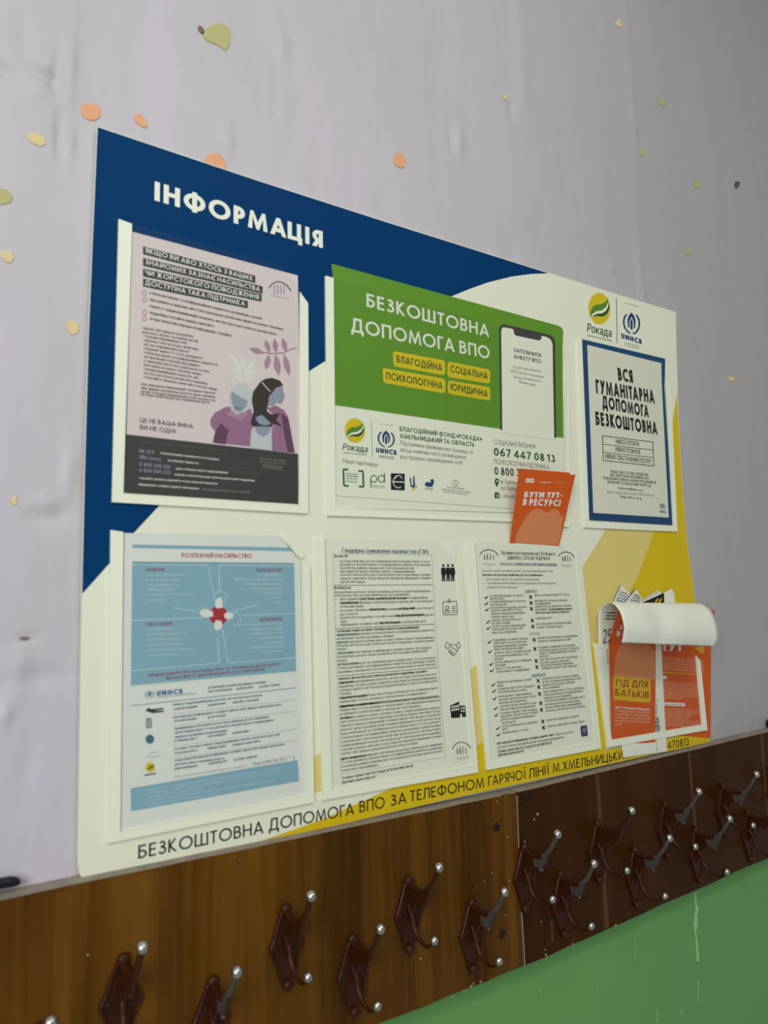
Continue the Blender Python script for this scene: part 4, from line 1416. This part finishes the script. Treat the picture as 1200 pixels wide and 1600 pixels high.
for c, rr_ in (((618, 425), 38), ((716, 560), 34), ((598, 650), 34), ((508, 520), 34)):
    pr.line([s4a(*p) for p in arc(c[0], c[1], rr_, rr_, 200, 420, 12)], 1.1, PALEB, 3)
for (a, b_), s in zip((((140, 260), (258, 260)), ((850, 262), (1015, 263)), ((135, 613), (306, 608)), ((875, 582), (1018, 576))), ('ФІЗИЧНЕ', 'ПСИХОЛОГІЧНЕ', 'СЕКСУАЛЬНЕ', 'ЕКОНОМІЧНЕ')):
    pr.text(s4a(*a), s4a(*b_), 5, s, WINE, 'stroke', .18)
for y, x1 in ((290, 385), (322, 360), (355, 358), (386, 328), (417, 460), (455, 265)):
    pr.fill(s4a(140, y), s4a(x1, y - 2), 4, PALEB, bold=.03)
for y, x0 in ((288, 850), (318, 700), (348, 770), (378, 805), (406, 890), (436, 935), (466, 960)):
    pr.fill(s4a(x0, y), s4a(1018, y), 4, PALEB, bold=.03)
for y, x1 in ((642, 308), (674, 402), (708, 370), (742, 365), (775, 445), (808, 355)):
    pr.fill(s4a(138, y), s4a(x1, y - 8), 4, PALEB, bold=.03)
for y, x0 in ((612, 700), (642, 795), (670, 815), (698, 870), (728, 900), (758, 810), (788, 872)):
    pr.fill(s4a(x0, y), s4a(1024, y - 8), 4, PALEB, bold=.03)
pr.text(s4a(150, 942), s4a(1006, 868), 4.6, 'ПОВІДОМИТИ ПРО НАСИЛЬСТВО ТА ОТРИМАТИ ДОПОМОГУ', WINE, 'stroke', .18)
pr.text(s4a(268, 960), s4a(905, 902), 4.6, 'ВИ МОЖЕТЕ ЗВЕРНУВШИСЬ ДО ПАРТНЕРІВ', WINE, 'stroke', .18)
BLUEI = mat('blue_ink', (.06, .17, .32, 1), .5)
refugee_emblem(pr, pr.quad(s4b(132, 122), s4b(190, 116), s4b(190, 166), s4b(132, 172)), BLUEI, 2)
pr.text(s4b(205, 154), s4b(375, 138), 7.5, 'UNHCR', BLUEI, 'stroke', .26)
pr.fill(s4b(205, 166), s4b(465, 142), 2.4, BLUEI)
pr.line([s4b(40, 218), s4b(1108, 102)], 1.1, mat('blue_line_ink', (.20, .28, .36, 1), .5))
for x0, y0, x1, y1 in ((535, 108, 915, 70), (540, 134, 695, 116), (720, 116, 830, 102), (870, 102, 1005, 86), (310, 218, 888, 156), (320, 246, 470, 228), (535, 222, 655, 206), (695, 204, 868, 184), (312, 300, 1010, 216), (320, 324, 465, 306), (535, 300, 655, 284),
                       (320, 374, 932, 296), (322, 400, 965, 316), (322, 428, 662, 384), (320, 452, 470, 434), (535, 424, 655, 406), (695, 402, 805, 386), (320, 506, 1003, 408), (320, 532, 470, 512), (535, 500, 655, 484), (695, 478, 880, 452), (320, 580, 1035, 472), (322, 606, 645, 564), (320, 632, 470, 612), (540, 600, 660, 580), (705, 574, 855, 550)):
    pr.fill(s4b(x0, y0), s4b(x1, y1), 3.8, TEAL, bold=.05)
pr.fill(s4b(320, 684), s4b(790, 612), 3, LGREY)
for x0, y0, x1, y1 in ((310, 272, 1110, 180), (310, 350, 1110, 252), (310, 480, 1115, 368), (310, 560, 1115, 440)):
    pr.line([s4b(x0, y0), s4b(x1, y1)], .5, LGREY)
pr.poly([s4b(*p) for p in ((130, 250), (155, 232), (170, 240), (250, 232), (250, 242), (180, 250), (255, 250), (255, 258), (180, 266), (150, 256))], HAIR, 2)
for y in (300, 312, 326, 340, 354):
    pr.line([s4b(136, y + 6), s4b(188 - (y % 7) * 3, y)], 2, TEAL)
pr.poly([s4b(*p) for p in ell(162, 434, 28, 30, 18)], TEAL, 2)
pr.line([s4b(155, 528), s4b(218, 516)], 1, LGREY); pr.line([s4b(140, 544), s4b(185, 552), s4b(228, 538)], 1, LGREY)
pr.poly([s4b(*p) for p in ell(164, 616, 30, 32, 18)], YEL, 2)
pr.poly([s4b(*p) for p in ((142, 632), (160, 608), (190, 598), (184, 620), (160, 632))], mat_green_leaf, 3)
pr.line([s4b(126, 668), s4b(200, 656)], 2, HAIR)
pr.poly([s4b(38, 752), s4b(820, 618), s4b(1118, 570), s4b(1126, 706), s4b(40, 902)], LBLUE, 1)
pr.poly([s4b(815, 592), s4b(1098, 540), s4b(1100, 572), s4b(818, 618)], PAPL, 2)
pr.line([s4b(1094, 545), s4b(1096, 574)], .9, GREYINK, 3); pr.line([s4b(818, 592), s4b(1096, 541)], .6, LGREY, 3)
pr.text(s4b(835, 607), s4b(1050, 570), 4.2, 'Наказ № 1-26/35/2', CHAR, layer=3)
for x0, y0, x1 in ((140, 770, 1010), (140, 792, 1000), (140, 816, 500), (140, 842, 975), (140, 866, 620)):
    pr.fill(s4b(x0, y0), s4b(x1, y0 - (x1 - x0) * .165), 3.4, PALEB)
tag(m.build('poster'), 'white poster with a light blue panel and red centre circle, bottom left pocket', 'poster')
# ------------------------------------------------------------------ poster 5: dense text with icons
m = Mesh()
pr = Print(m, BF + .0015)
pr.slab([k5(108, 42), k5(888, 68), k5(884, 186), k5(922, 400), k5(1000, 1405), k5(150, 1547)], PAP)
pr.text(s5a(105, 100), s5a(845, 111), 7.2, 'Гендерно-зумовлене насильство (ГЗН)', NAVYI, bold=.035)
pr.text(s5a(38, 140), s5a(158, 141), 4.2, 'Що таке ГЗН?', INK, bold=.05)
LN = [(85, 182, 858, 186), (85, 211, 862, 214), (85, 241, 720, 243), (88, 270, 728, 271), (88, 299, 865, 298), (88, 330, 865, 326), (88, 360, 305, 358)]
for q in LN:
    pr.fill(s5a(*q[:2]), s5a(*q[2:]), 4.0, GREYINK, bold=.025)
for y in (180, 268, 298, 505, 540, 602, 662, 724):
    pr.poly([s5a(48, y - 8), s5a(58, y - 8), s5a(58, y - 3), s5a(48, y - 3)], GREYINK, 2)
pr.line([s5a(35, 380), s5a(880, 374)], .9, GREYINK)
pr.text(s5a(38, 410), s5a(185, 409), 4.2, 'Яка Ваша роль?', INK, bold=.05)
for q in [(40, 448, 862, 437), (42, 477, 680, 466), (85, 507, 838, 493), (85, 540, 880, 522), (88, 571, 290, 566), (88, 604, 885, 580), (88, 636, 240, 630), (90, 666, 890, 637), (92, 698, 150, 695), (92, 726, 820, 693)]:
    pr.fill(s5a(*q[:2]), s5a(*q[2:]), 4.0, GREYINK, bold=.025)
for q in [(270, 504, 660, 496), (90, 538, 250, 534), (340, 594, 470, 590), (590, 587, 725, 582), (565, 646, 800, 637), (430, 709, 600, 702)]:
    pr.fill(s5a(*q[:2]), s5a(*q[2:]), 4.0, INK, bold=.06, layer=3)
pr.line([s5a(45, 750), s5a(898, 710)], .9, GREYINK)
for q in [(60, 130, 895, 87), (60, 162, 550, 136), (62, 194, 895, 149), (62, 223, 895, 177), (62, 252, 145, 250), (65, 285, 865, 236), (65, 318, 835, 264), (65, 350, 150, 346), (68, 382, 905, 322), (70, 415, 905, 349), (70, 448, 908, 378), (75, 540, 912, 462), (78, 572, 915, 492), (80, 604, 920, 520), (80, 632, 185, 625), (82, 668, 925, 580), (82, 702, 830, 622), (82, 740, 930, 648)]:
    pr.fill(s5b(*q[:2]), s5b(*q[2:]), 4.0, GREYINK, bold=.025)
for q, mt in (((60, 98, 765, 63), INK), ((75, 505, 830, 438), INK), ((82, 538, 205, 527), INK), ((84, 668, 320, 644), INK), ((84, 740, 415, 706), INK)):
    pr.fill(s5b(*q[:2]), s5b(*q[2:]), 4.0, mt, bold=.06, layer=3)
for q in ((60, 130, 250, 121), (62, 194, 160, 189), (65, 285, 200, 277), (68, 382, 240, 369)):
    pr.fill(s5b(*q[:2]), s5b(*q[2:]), 4.0, TEAL, bold=.03, layer=3)
pr.line([s5b(65, 472), s5b(922, 398)], .9, GREYINK)
ysl = [78, 108, 138, 170, 200, 231, 262, 293, 325, 356, 387, 418, 449, 488, 518, 549, 580]
for i, y in enumerate(ysl):
    sl = .098 + (y - 78) / 510 * .066
    x1 = {2: 712, 12: 690, 16: 376}.get(i, 858 + y * .05)
    x0 = 78 + (y - 78) * .03
    pr.fill(s5c(x0, y), s5c(x1, y - (x1 - x0) * sl), 4.0, GREYINK, bold=.025)
    if i in (3, 13):
        pr.fill(s5c(x0, y), s5c(x0 + (80 if i == 3 else 190), y - (80 if i == 3 else 190) * sl), 4.0, INK, bold=.06, layer=3)
pr.line([s5a(25, 108), s5a(870, 122), s5a(905, 760), s5c(905, 464), s5c(86, 600)], .5, LGREY, 1, True)
pr.text(s5c(92, 640), s5c(655, 540), 4.2, 'Телефон гарячої лінії Ла Страда: 116 123 або 0800 500 335', INK, bold=.04)
pr.text(s5c(92, 673), s5c(362, 626), 4.2, 'Державна гаряча лінія: 1547', INK, bold=.04)
for cx in (970, 1010, 1048):                    # three people
    pr.poly([s5a(*p) for p in ell(cx, 210, 10, 12, 12)], INK, 2)
    pr.poly([s5a(*p) for p in ((cx - 18, 228), (cx + 16, 228), (cx + 24, 275), (cx + 16, 295), (cx + 15, 345), (cx + 2, 345), (cx, 295), (cx - 3, 345), (cx - 14, 345), (cx - 13, 295), (cx - 20, 275))], INK, 2)
pr.line(rrect(s5a(965, 520), s5a(1085, 515), s5a(1090, 628), s5a(968, 632), 3), 1.0, INK, 2, True)
pr.line([s5a(*p) for p in ell(1020, 512, 10, 14, 12)], .9, INK, 2, True)
pr.line([s5a(*p) for p in ell(1002, 572, 14, 16, 12)], 1.0, INK, 2, True)
pr.line([s5a(*p) for p in ((982, 612), (984, 598), (1000, 590), (1018, 598), (1024, 610), (982, 612))], 1.0, INK)
for y in (562, 578, 594, 610):
    pr.line([s5a(1040, y), s5a(1074, y - 2)], .9, INK)
for pts in (((1000, 180), (1028, 205), (1010, 238), (984, 222), (1000, 180)), ((1100, 178), (1080, 210), (1098, 235), (1118, 212), (1100, 178)), ((1028, 208), (1050, 200), (1082, 208), (1096, 240), (1062, 298), (1040, 290), (1018, 262), (1012, 240)), ((1040, 208), (1036, 232), (1058, 232), (1090, 262)), ((1020, 255), (1050, 290)), ((1030, 245), (1062, 285))):
    pr.line([s5b(*p) for p in pts], 1.0, GREYINK)
pr.poly([s5c(*p) for p in ((942, 62), (1012, 30), (1014, 60), (1060, 64), (1066, 150), (1036, 152), (1034, 126), (1020, 126), (1020, 156), (950, 160))], INK, 2)
for j in range(2):
    for i in range(4):
        x = 954 + i * 16; y = 66 + j * 24 - i * 3
        pr.poly([s5c(x, y), s5c(x + 11, y - 2), s5c(x + 11, y + 15), s5c(x, y + 16)], PAP, 3)
for i in range(2):
    for j in range(2):
        x = 1026 + i * 18; y = 72 + j * 24
        pr.poly([s5c(x, y), s5c(x + 10, y), s5c(x + 10, y + 16), s5c(x, y + 16)], PAP, 3)


def arch_emblem(pr, q, ink, layer=2):
    pr.line([q(*p) for p in arc(.5, .62, .5, .62, 180 + 18, 360 - 12, 16)], 1.3, ink, layer)
    for i, (x, h_) in enumerate(((.27, .5), (.42, .66), (.58, .66), (.74, .5))):
        pr.line([q(x, .78 - h_ * .55), q(x + .02, .80)], 1.7 if i < 2 else 1.1, ink, layer)
        pr.poly([q(*p) for p in ell(x, .74 - h_ * .62, .03, .04, 8)], ink, layer)


arch_emblem(pr, pr.quad(s5c(955, 352), s5c(1100, 345), s5c(1104, 455), s5c(962, 470)), CHAR)
pr.fill(s5c(985, 482), s5c(1095, 462), 2.2, GREYINK); pr.fill(s5c(1010, 490), s5c(1070, 482), 2, LGREY)
tag(m.build('information_sheet'), 'white sheet of dense print with icons down its right side, bottom middle pocket', 'poster')

# ------------------------------------------------------------------ poster 6: ticks and crosses
m = Mesh()
pr = Print(m, BF + .0017)
pr.slab([k6(92, 72), k6(640, 86), k6(768, 105), k6(755, 205), k6(776, 420), k6(882, 1362), k6(194, 1483)], PAP)
arch_emblem(pr, pr.quad(s6a(92, 58), s6a(290, 62), s6a(290, 190), s6a(96, 188)), CHAR)
arch_emblem(pr, pr.quad(s6a(912, 80), s6a(1085, 86), s6a(1085, 205), s6a(914, 200)), CHAR)
for x0, y0, x1, y1 in ((122, 210, 270, 214), (155, 226, 245, 230), (940, 222, 1062, 228), (970, 238, 1040, 242)):
    pr.fill(s6a(x0, y0), s6a(x1, y1), 2.2, LGREY)
pr.text(s6a(318, 108), s6a(885, 120), 5.6, 'Підтримати постраждалих від ГЗН, Ви маєте', CHAR, bold=.03)
pr.text(s6a(388, 162), s6a(828, 168), 5.6, 'ДИВИТИСЬ, СЛУХАТИ, РАДНУВАТИ', CHAR, 'stroke', .17)
pr.fill(s6a(308, 212), s6a(450, 216), 3.6, GREYINK); pr.fill(s6a(458, 216), s6a(905, 224), 3.8, NAVYI, bold=.04)
pr.line([s6a(308, 218), s6a(905, 230)], .5, GREYINK)
pr.fill(s6a(122, 290), s6a(862, 294), 4, GREYINK); pr.fill(s6a(122, 332), s6a(752, 335), 4, INK, bold=.05)
for y, x1 in ((378, 720), (418, 890), (460, 490)):
    pr.fill(s6a(166, y), s6a(x1, y + 2), 3.8, GREYINK)
    pr.poly([s6a(128, y - 10), s6a(140, y - 10), s6a(140, y - 4), s6a(128, y - 4)], LGREY, 2)
pr.text(s6a(572, 512), s6a(695, 508), 5, 'ДИВИТИСЬ', TEAL, 'stroke', .17)


def tick(x, y, f, s=1.0):
    pr.line([f(x - 15 * s, y - 2 * s), f(x - 4 * s, y + 12 * s)], 2.0, INK); pr.line([f(x - 5 * s, y + 12 * s), f(x + 18 * s, y - 18 * s)], 1.5, INK)


def cross(x, y, f, s=1.0):
    pr.line([f(x - 13 * s, y - 17 * s), f(x + 13 * s, y + 17 * s)], 1.9, INK); pr.line([f(x + 13 * s, y - 17 * s), f(x - 13 * s, y + 17 * s)], 1.5, INK)


for x, y in ((165, 558), (168, 622), (173, 686), (184, 815), (187, 880)):
    tick(x, y, s6a)
for x, y in ((628, 552), (632, 614), (636, 676), (645, 797), (651, 860)):
    cross(x, y, s6a)
for x0, y0, x1, y1 in ((200, 552, 565, 546), (204, 582, 355, 578), (204, 612, 582, 604), (206, 644, 380, 638), (208, 676, 592, 666), (210, 706, 535, 692), (212, 738, 570, 726), (215, 772, 455, 764), (218, 806, 540, 792), (220, 838, 418, 830), (222, 870, 580, 854), (224, 902, 552, 886), (226, 934, 480, 922),
                       (664, 546, 1036, 536), (668, 604, 1012, 596), (670, 636, 840, 628), (672, 664, 1050, 652), (674, 694, 800, 690), (680, 786, 850, 778), (684, 846, 1056, 828), (688, 880, 965, 868)):
    pr.fill(s6a(x0, y0), s6a(x1, y1), 4.0, GREYINK, bold=.02)
pr.fill(s6a(812, 692), s6a(1062, 684), 4.0, INK, bold=.05); pr.fill(s6a(676, 728), s6a(1035, 716), 4.0, INK, bold=.05)
pr.text(s6b(520, 85), s6b(620, 80), 5, 'СЛУХАТИ', LGREY, 'stroke', .17)
for x, y in ((125, 148), (130, 244), (143, 367), (149, 431), (163, 571), (169, 633), (176, 707), (186, 803), (193, 868), (208, 1001), (214, 1064)):
    tick(x, y, s6b)
for x, y in ((566, 124), (574, 214), (586, 334), (593, 394), (606, 529), (612, 590), (620, 658), (632, 750), (638, 815), (652, 930), (659, 992)):
    cross(x, y, s6b)
lef = ((158, 138, 508), (162, 168, 495), (164, 200, 498), (166, 230, 462), (168, 264, 532), (170, 296, 510), (174, 326, 265), (178, 358, 540), (182, 388, 285), (184, 420, 450), (188, 452, 525),
       (196, 556, 542), (200, 590, 262), (204, 622, 572), (208, 654, 498), (212, 696, 545), (215, 728, 580), (218, 760, 495), (222, 794, 590), (226, 826, 575), (230, 862, 598), (234, 892, 605), (236, 924, 582), (240, 958, 385), (246, 990, 596), (250, 1020, 305), (252, 1054, 508))
for x0, y0, x1 in lef:
    pr.fill(s6b(x0, y0), s6b(x1, y0 - (x1 - x0) * (.05 + (y0 - 138) / 900 * .085)), 4.0, GREYINK, bold=.02)
rig = ((598, 118, 995), (602, 150, 928), (608, 212, 970), (612, 242, 1015), (615, 270, 985), (618, 300, 708), (622, 330, 995), (624, 362, 915), (628, 390, 950), (632, 420, 992), (640, 520, 1005), (645, 552, 1030), (648, 584, 968), (650, 614, 825), (655, 650, 1055), (658, 682, 1050), (662, 712, 930), (668, 742, 1070), (670, 776, 1020), (674, 806, 1035), (678, 838, 1070), (688, 930, 1010), (694, 990, 1060))
for x0, y0, x1 in rig:
    pr.fill(s6b(x0, y0), s6b(x1, y0 - (x1 - x0) * (.06 + (y0 - 118) / 900 * .085)), 4.0, GREYINK, bold=.02)
pr.text(s6b(545, 497), s6b(678, 484), 5.2, 'РІДНУВАТИ', TEAL, 'stroke', .17)
pr.fill(s6b(198, 1160), s6b(760, 1072), 4.2, INK, bold=.05); pr.fill(s6b(770, 1070), s6b(955, 1042), 4, GREYINK)
pr.fill(s6b(202, 1200), s6b(862, 1094), 4.2, GREYINK, bold=.02)
pr.text(s6b(206, 1242), s6b(742, 1150), 4.4, 'Телефон гарячої лінії Ла Страда: 116 123 або 0800 500 335', INK, bold=.04)
pr.text(s6b(210, 1276), s6b(465, 1232), 4.4, 'Державна гаряча лінія: 1547', INK, bold=.04)
pr.poly(rrect(s6b(1022, 976), s6b(1086, 966), s6b(1098, 1072), s6b(1032, 1082), 2.5), PURP, 2)
pr.line([s6b(*p) for p in ell(1060, 1014, 16, 22, 16)], 1.1, LPURP, 3, True)
pr.line([s6b(*p) for p in arc(1060, 1014, 8, 12, -60, 160, 8)], .9, LPURP, 3)
pr.fill(s6b(1038, 1066), s6b(1086, 1058), 2.4, LPURP, layer=3)
tag(m.build('information_sheet'), 'white sheet with columns of black ticks and crosses, bottom right text pocket', 'poster')

# ------------------------------------------------------------------ orange leaflet tucked behind the sheet of ticks
m = Mesh()
ol_off = plane_off((797, 850, .0092), (873.8, 852, .0100), (855, 736.5, .034))
pr = Print(m, ol_off)
pr.slab([(811.5, 732), (826, 733), (889.5, 738.5), (892, 742), (899.3, 741), (885, 803), (873.8, 852), (874, 862), (797, 860), (796.5, 850)], ORG)
pr.poly([k8(*p) for p in ((205, 1115), (240, 960), (300, 850), (380, 720), (440, 665), (500, 640), (560, 645), (610, 680), (650, 700), (690, 660), (745, 642), (790, 660), (812, 700), (818, 750), (860, 730), (800, 1130))], SALM, 1)
pr.text(k8(330, 490), k8(845, 496), 9.4, 'БУТИ ТУТ-', PAPL, 'stroke', .24, up=k8(340, 415))
pr.text(k8(312, 595), k8(815, 610), 10, 'В РЕСУРСІ', PAPL, 'stroke', .22, up=k8(325, 505))
for cx in (375, 415, 450):
    pr.poly([k8(*p) for p in ell(cx, 265, 22, 32, 14)], PAPL, 2)
    pr.poly([k8(*p) for p in ell(cx, 265, 8, 16, 10)], ORG, 3)
pr.fill(k8(540, 292), k8(690, 296), 3.2, PAPL, bold=.05); pr.fill(k8(740, 290), k8(880, 298), 2.4, PEACH)
tag(m.build('leaflet'), 'small orange leaflet leaning out above the sheet of ticks and crosses', 'leaflet')

# ------------------------------------------------------------------ the last pocket: leaflets, flyers, curled sheet
# curled sheet: rises behind the leaflets and bends forward
xl = .9300
Lp = [(.0086, -.235), (.0086, -.15), (.0087, -.085), (.0105, -.050), (.0147, -.0218), (.0219, -.0117), (.035, -.0059), (.0449, -.0072), (.0540, -.0160), (.0590, -.0255), (.0626, -.0434), (.0605, -.0551), (.0559, -.0669)]
Rp = [(.0086, -.235), (.0086, -.15), (.0087, -.085), (.0105, -.060), (.0175, -.0260), (.0300, -.0135), (.0480, -.0110), (.0610, -.0130), (.0715, -.0200), (.0775, -.0285), (.0832, -.0500), (.0832, -.0690), (.0780, -.0828)]
m = Mesh()
NI = 24
Ls = smooth_path(Lp, 4); Rs = smooth_path(Rp, 4)
nj = len(Ls)
for j in range(nj):
    for i in range(NI + 1):
        t = i / NI
        o_ = Ls[j][0] * (1 - t) + Rs[j][0] * t
        z_ = Ls[j][1] * (1 - t) + Rs[j][1] * t
        if j > nj * .55:                          # a soft dent near the free edge
            s_ = (j / nj - .55) / .45
            o_ -= .0065 * math.exp(-((t - .42) / .12) ** 2) * math.sin(s_ * math.pi) - .002 * math.sin(t * 7) * s_
        xw = xl + .21 * t
        if j < nj * .35:
            xw += .006 * (1 - j / (nj * .35)) * (1 if t < .5 else -1)
        m.v.append(Vector((xw, -o_, Z(z_))))
SHEET = mat('curled_white_paper', (.80, .82, .69, 1), .5)
k = m.mi(SHEET)
for j in range(nj - 1):
    for i in range(NI):
        m.f.append([j * (NI + 1) + i, j * (NI + 1) + i + 1, (j + 1) * (NI + 1) + i + 1, (j + 1) * (NI + 1) + i])
        m.m.append(k); m.sm.append(True)
prs = Print(m, .0158)
prb = Print(m, .0122)
for x0, y, x1 in ((262, 232, 318), (248, 252, 318), (240, 272, 318), (238, 292, 312), (232, 314, 308), (232, 338, 305)):
    prs.fill(k7(x0, y), k7(x1, y), 2.6, GREYINK, bold=.05)
for y in (292, 338):
    prs.poly([k7(220, y - 8), k7(226, y - 8), k7(226, y - 2), k7(220, y - 2)], INK, 2)
prb.text(k7(212, 525), k7(278, 520), 22, '25', GREYINK, 'stroke', .10, up=k7(214, 415))
for i in range(6):
    prb.poly([k7(240 + i, 575 + i * 20), k7(247 + i, 575 + i * 20), k7(247 + i, 582 + i * 20), k7(240 + i, 582 + i * 20)], INK, 2)
o = m.build('curled_sheet')
o.modifiers.new('thickness', 'SOLIDIFY').thickness = .0003
tag(o, 'big white sheet curling forward over the brochure pocket at lower right', 'paper')

# white folded flyer behind the orange brochure
m = Mesh()
pr = Print(m, BF + .0022)
pr.slab([(962, 1004), (1024, 1003), (1033, 1003), (1040, 1142), (1042, 1174), (1022, 1177), (974, 1184), (970.5, 1160)], SHEET)
pr.line([k7(628, 1000), k7(634, 1410)], .6, LGREY, 1)
pr.text(k7(655, 1215), k7(648, 1100), 5, 'АДВОКАТ', INK, 'stroke', .2, up=k7(622, 1214))
pr.text(k7(640, 1085), k7(636, 960), 3, 'телефон', LGREY, up=k7(625, 1084))
tag(m.build('flyer'), 'white flyer whose blank end hangs out below the brochure pocket', 'flyer')

# orange text leaflet on the right
m = Mesh()
pr = Print(m, BF + .0012)
pr.slab([(1031, 985), (1032, 952), (1116.5, 952.5), (1111, 1010), (1110, 1153), (1072, 1150), (1036, 1150)], ORG)
pr.text(k7(668, 585), k7(835, 590), 12, 'ТУТ', PAPL, 'stroke', .2)
pr.poly([k7(975, 548), k7(1000, 548), k7(1008, 580), k7(985, 610), k7(930, 560)], MUST, 1)
for i, x1 in enumerate((995, 998, 1000, 1000, 1000)):
    y = 645 + i * 21
    pr.fill(k7(678, y), k7(x1, y + 26), 3.6, PEACH)
pr.line([k7(678, 752), k7(1000, 772)], 1.2, MUST)
pr.poly(rrect(k7(650, 775), k7(708, 780), k7(710, 806), k7(652, 802), 2), PAPL, 2)
for i, x1 in enumerate((985, 985, 988, 988, 985, 950, 830)):
    y = 835 + i * 20
    pr.fill(k7(682, y), k7(x1, y + (x1 - 682) * .065), 3.6, PEACH)
pr.poly(rrect(k7(660, 985), k7(850, 992), k7(854, 1020), k7(662, 1010), 2.4), PAPL, 2)
pr.fill(k7(690, 1006), k7(838, 1012), 3, BROWNI, layer=3)
for i, x1 in enumerate((985, 985, 930, 900, 880, 960, 960, 940)):
    y = 1045 + i * 18
    pr.fill(k7(698, y), k7(x1, y + (x1 - 698) * .045), 3.6, PEACH)
tag(m.build('leaflet'), 'orange leaflet of small pale print at the right end of the brochure pocket', 'leaflet')

# orange guide brochure on the left
m = Mesh()
g_lean = plane_off((951.5, 1003, BF + .0027), (1024.5, 1003, BF + .0027), (988, 953, BF + .0285))
g_off = lambda x, y: g_lean(x, y) if y < 1003 else BF + .0027
pr = Print(m, g_off)
pr.slab([(951.5, 1003), (1024.5, 1003), (1024, 1143), (1024, 1159.5), (1008, 1161), (957, 1160), (955.5, 1150)], ORG)
pr.slab([(966, 953), (1020, 953), (1024.5, 1003), (951.5, 1003)], ORG)
pr.poly([k7(*p) for p in ((372, 518), (340, 545), (318, 600), (303, 660), (298, 780), (582, 808), (618, 810), (618, 590), (600, 575), (580, 540), (575, 518))], SALM, 1)
pr.text(k7(345, 418), k7(384, 420), 7.5, 'БУ', PAPL, 'stroke', .22, up=k7(348, 382))
pr.text(k7(318, 470), k7(384, 474), 8.5, 'В Р', PAPL, 'stroke', .22, up=k7(322, 428))
pr.poly(rrect(k7(292, 780), k7(584, 806), k7(582, 992), k7(295, 968), 3.0), MUST, 2)
pr.text(k7(312, 860), k7(562, 874), 10.8, 'ГІД ДЛЯ', BROWNI, 'stroke', .16, layer=3)
pr.text(k7(306, 934), k7(570, 956), 10.8, 'БАТЬКІВ', BROWNI, 'stroke', .16, layer=3)
for i, x1 in enumerate((578, 578, 578, 578, 578, 358)):
    y = 1032 + i * 26.5
    pr.fill(k7(303, y), k7(x1, y + (x1 - 303) * (.075 - .008 * i)), 4.2, PEACH if i else PAPL, bold=.05 if i == 0 else .03)
tag(m.build('leaflet'), 'orange brochure with a mustard title box at the left of the brochure pocket', 'leaflet')

# flyers peeping out behind the curled sheet
def peep(pts, off, marks, label, base):
    mm = Mesh()
    p_ = Print(mm, off)
    p_.slab(pts, base)
    marks(p_)
    return tag(mm.build('folded_flyer'), label, 'flyer')


def mk1(p_):
    p_.line([k7(288, 198), k7(350, 72)], 1.0, CHAR, 1)
    for a, b_ in (((345, 130), (405, 150)), ((335, 150), (398, 172)), ((322, 172), (385, 190)), ((312, 192), (372, 210))):
        p_.fill(k7(*a), k7(*b_), 3.4, CHAR, bold=.04)


def mk2(p_):
    p_.line([k7(378, 205), k7(468, 97)], 1.4, CHAR, 1)
    for a, b_ in (((450, 150), (498, 168)), ((438, 170), (505, 190)), ((425, 192), (500, 208))):
        p_.fill(k7(*a), k7(*b_), 3.4, CHAR, bold=.04)


peep([k7(283, 205), k7(350, 70), k7(422, 140), k7(425, 330), k7(290, 340)], .0105, mk1, 'grey printed flyer corner, leftmost of those peeping above the curled sheet', PAPG)
peep([k7(372, 210), k7(468, 94), k7(517, 180), k7(520, 330), k7(380, 340)], .0112, mk2, 'grey printed flyer corner, second from left above the curled sheet', PAPG)
peep([k7(508, 188), k7(636, 113), k7(662, 126), k7(660, 330), k7(515, 335)], .0118, lambda p_: p_.line([k7(512, 196), k7(640, 124)], 1.2, LGREY, 1), 'pale blank paper edge behind the black and yellow flyer', PAPG)


def mk4(p_):
    p_.poly([k7(522, 206), k7(688, 131), k7(692, 330), k7(530, 330)], INK, 1)
    for x in (612, 640):
        p_.poly([k7(x, 214), k7(x + 14, 185), k7(x + 34, 170), k7(x + 30, 186), k7(x + 12, 216)], YEL, 2)


peep([k7(520, 207), k7(690, 128), k7(750, 98), k7(770, 150), k7(782, 330), k7(528, 335)], .0124, mk4, 'black flyer with a yellow mark and white flap above the curled sheet', SHEET)

# ------------------------------------------------------------------ things lying on the ledge of the racks
m = Mesh()
c = P(2, 1388, .012)
path = [(c.x - .10, .013, c.z + .0045), (c.x - .03, .012, c.z + .0045), (c.x + .004, .011, c.z + .004), (c.x + .016, .010, c.z + .002)]
path = smooth_path(path)
rad = [.0050] * len(path)
rad[-1] = .0022; rad[-2] = .0034; rad[-3] = .0044
P3 = [Vector((p[0], -p[1], p[2])) for p in path]
nn = 12
rings = [[p + Vector((0, rad[i] * math.cos(2 * math.pi * a / nn), rad[i] * math.sin(2 * math.pi * a / nn))) for a in range(nn)] for i, p in enumerate(P3)]
for i in range(len(P3) - 1):
    m.add(rings[i] + rings[i + 1], [(a, (a + 1) % nn, nn + (a + 1) % nn, nn + a) for a in range(nn)], DARKP, True)
m.add(rings[0], [tuple(range(nn))], DARKP); m.add(rings[-1], [tuple(range(nn))], DARKP)
tag(m.build('pen'), 'dark pen lying on the ledge at the far left of the rack', 'pen')
m = Mesh()
c = P(1200, 1128, .006)
ball(m, (c.x + .010, .006, c.z - .004), .013, DARKP, 14, 1.1, .5, .75)
ball(m, (c.x + .004, .011, c.z - .004), .006, HOOKT, 12, 1.2, .5, .6)
tag(m.build('wall_clip'), 'small dark clip on the ledge at the right edge by the wall', 'clip')

for o in bpy.data.objects:
    if '_o' in o:
        del o['_o']
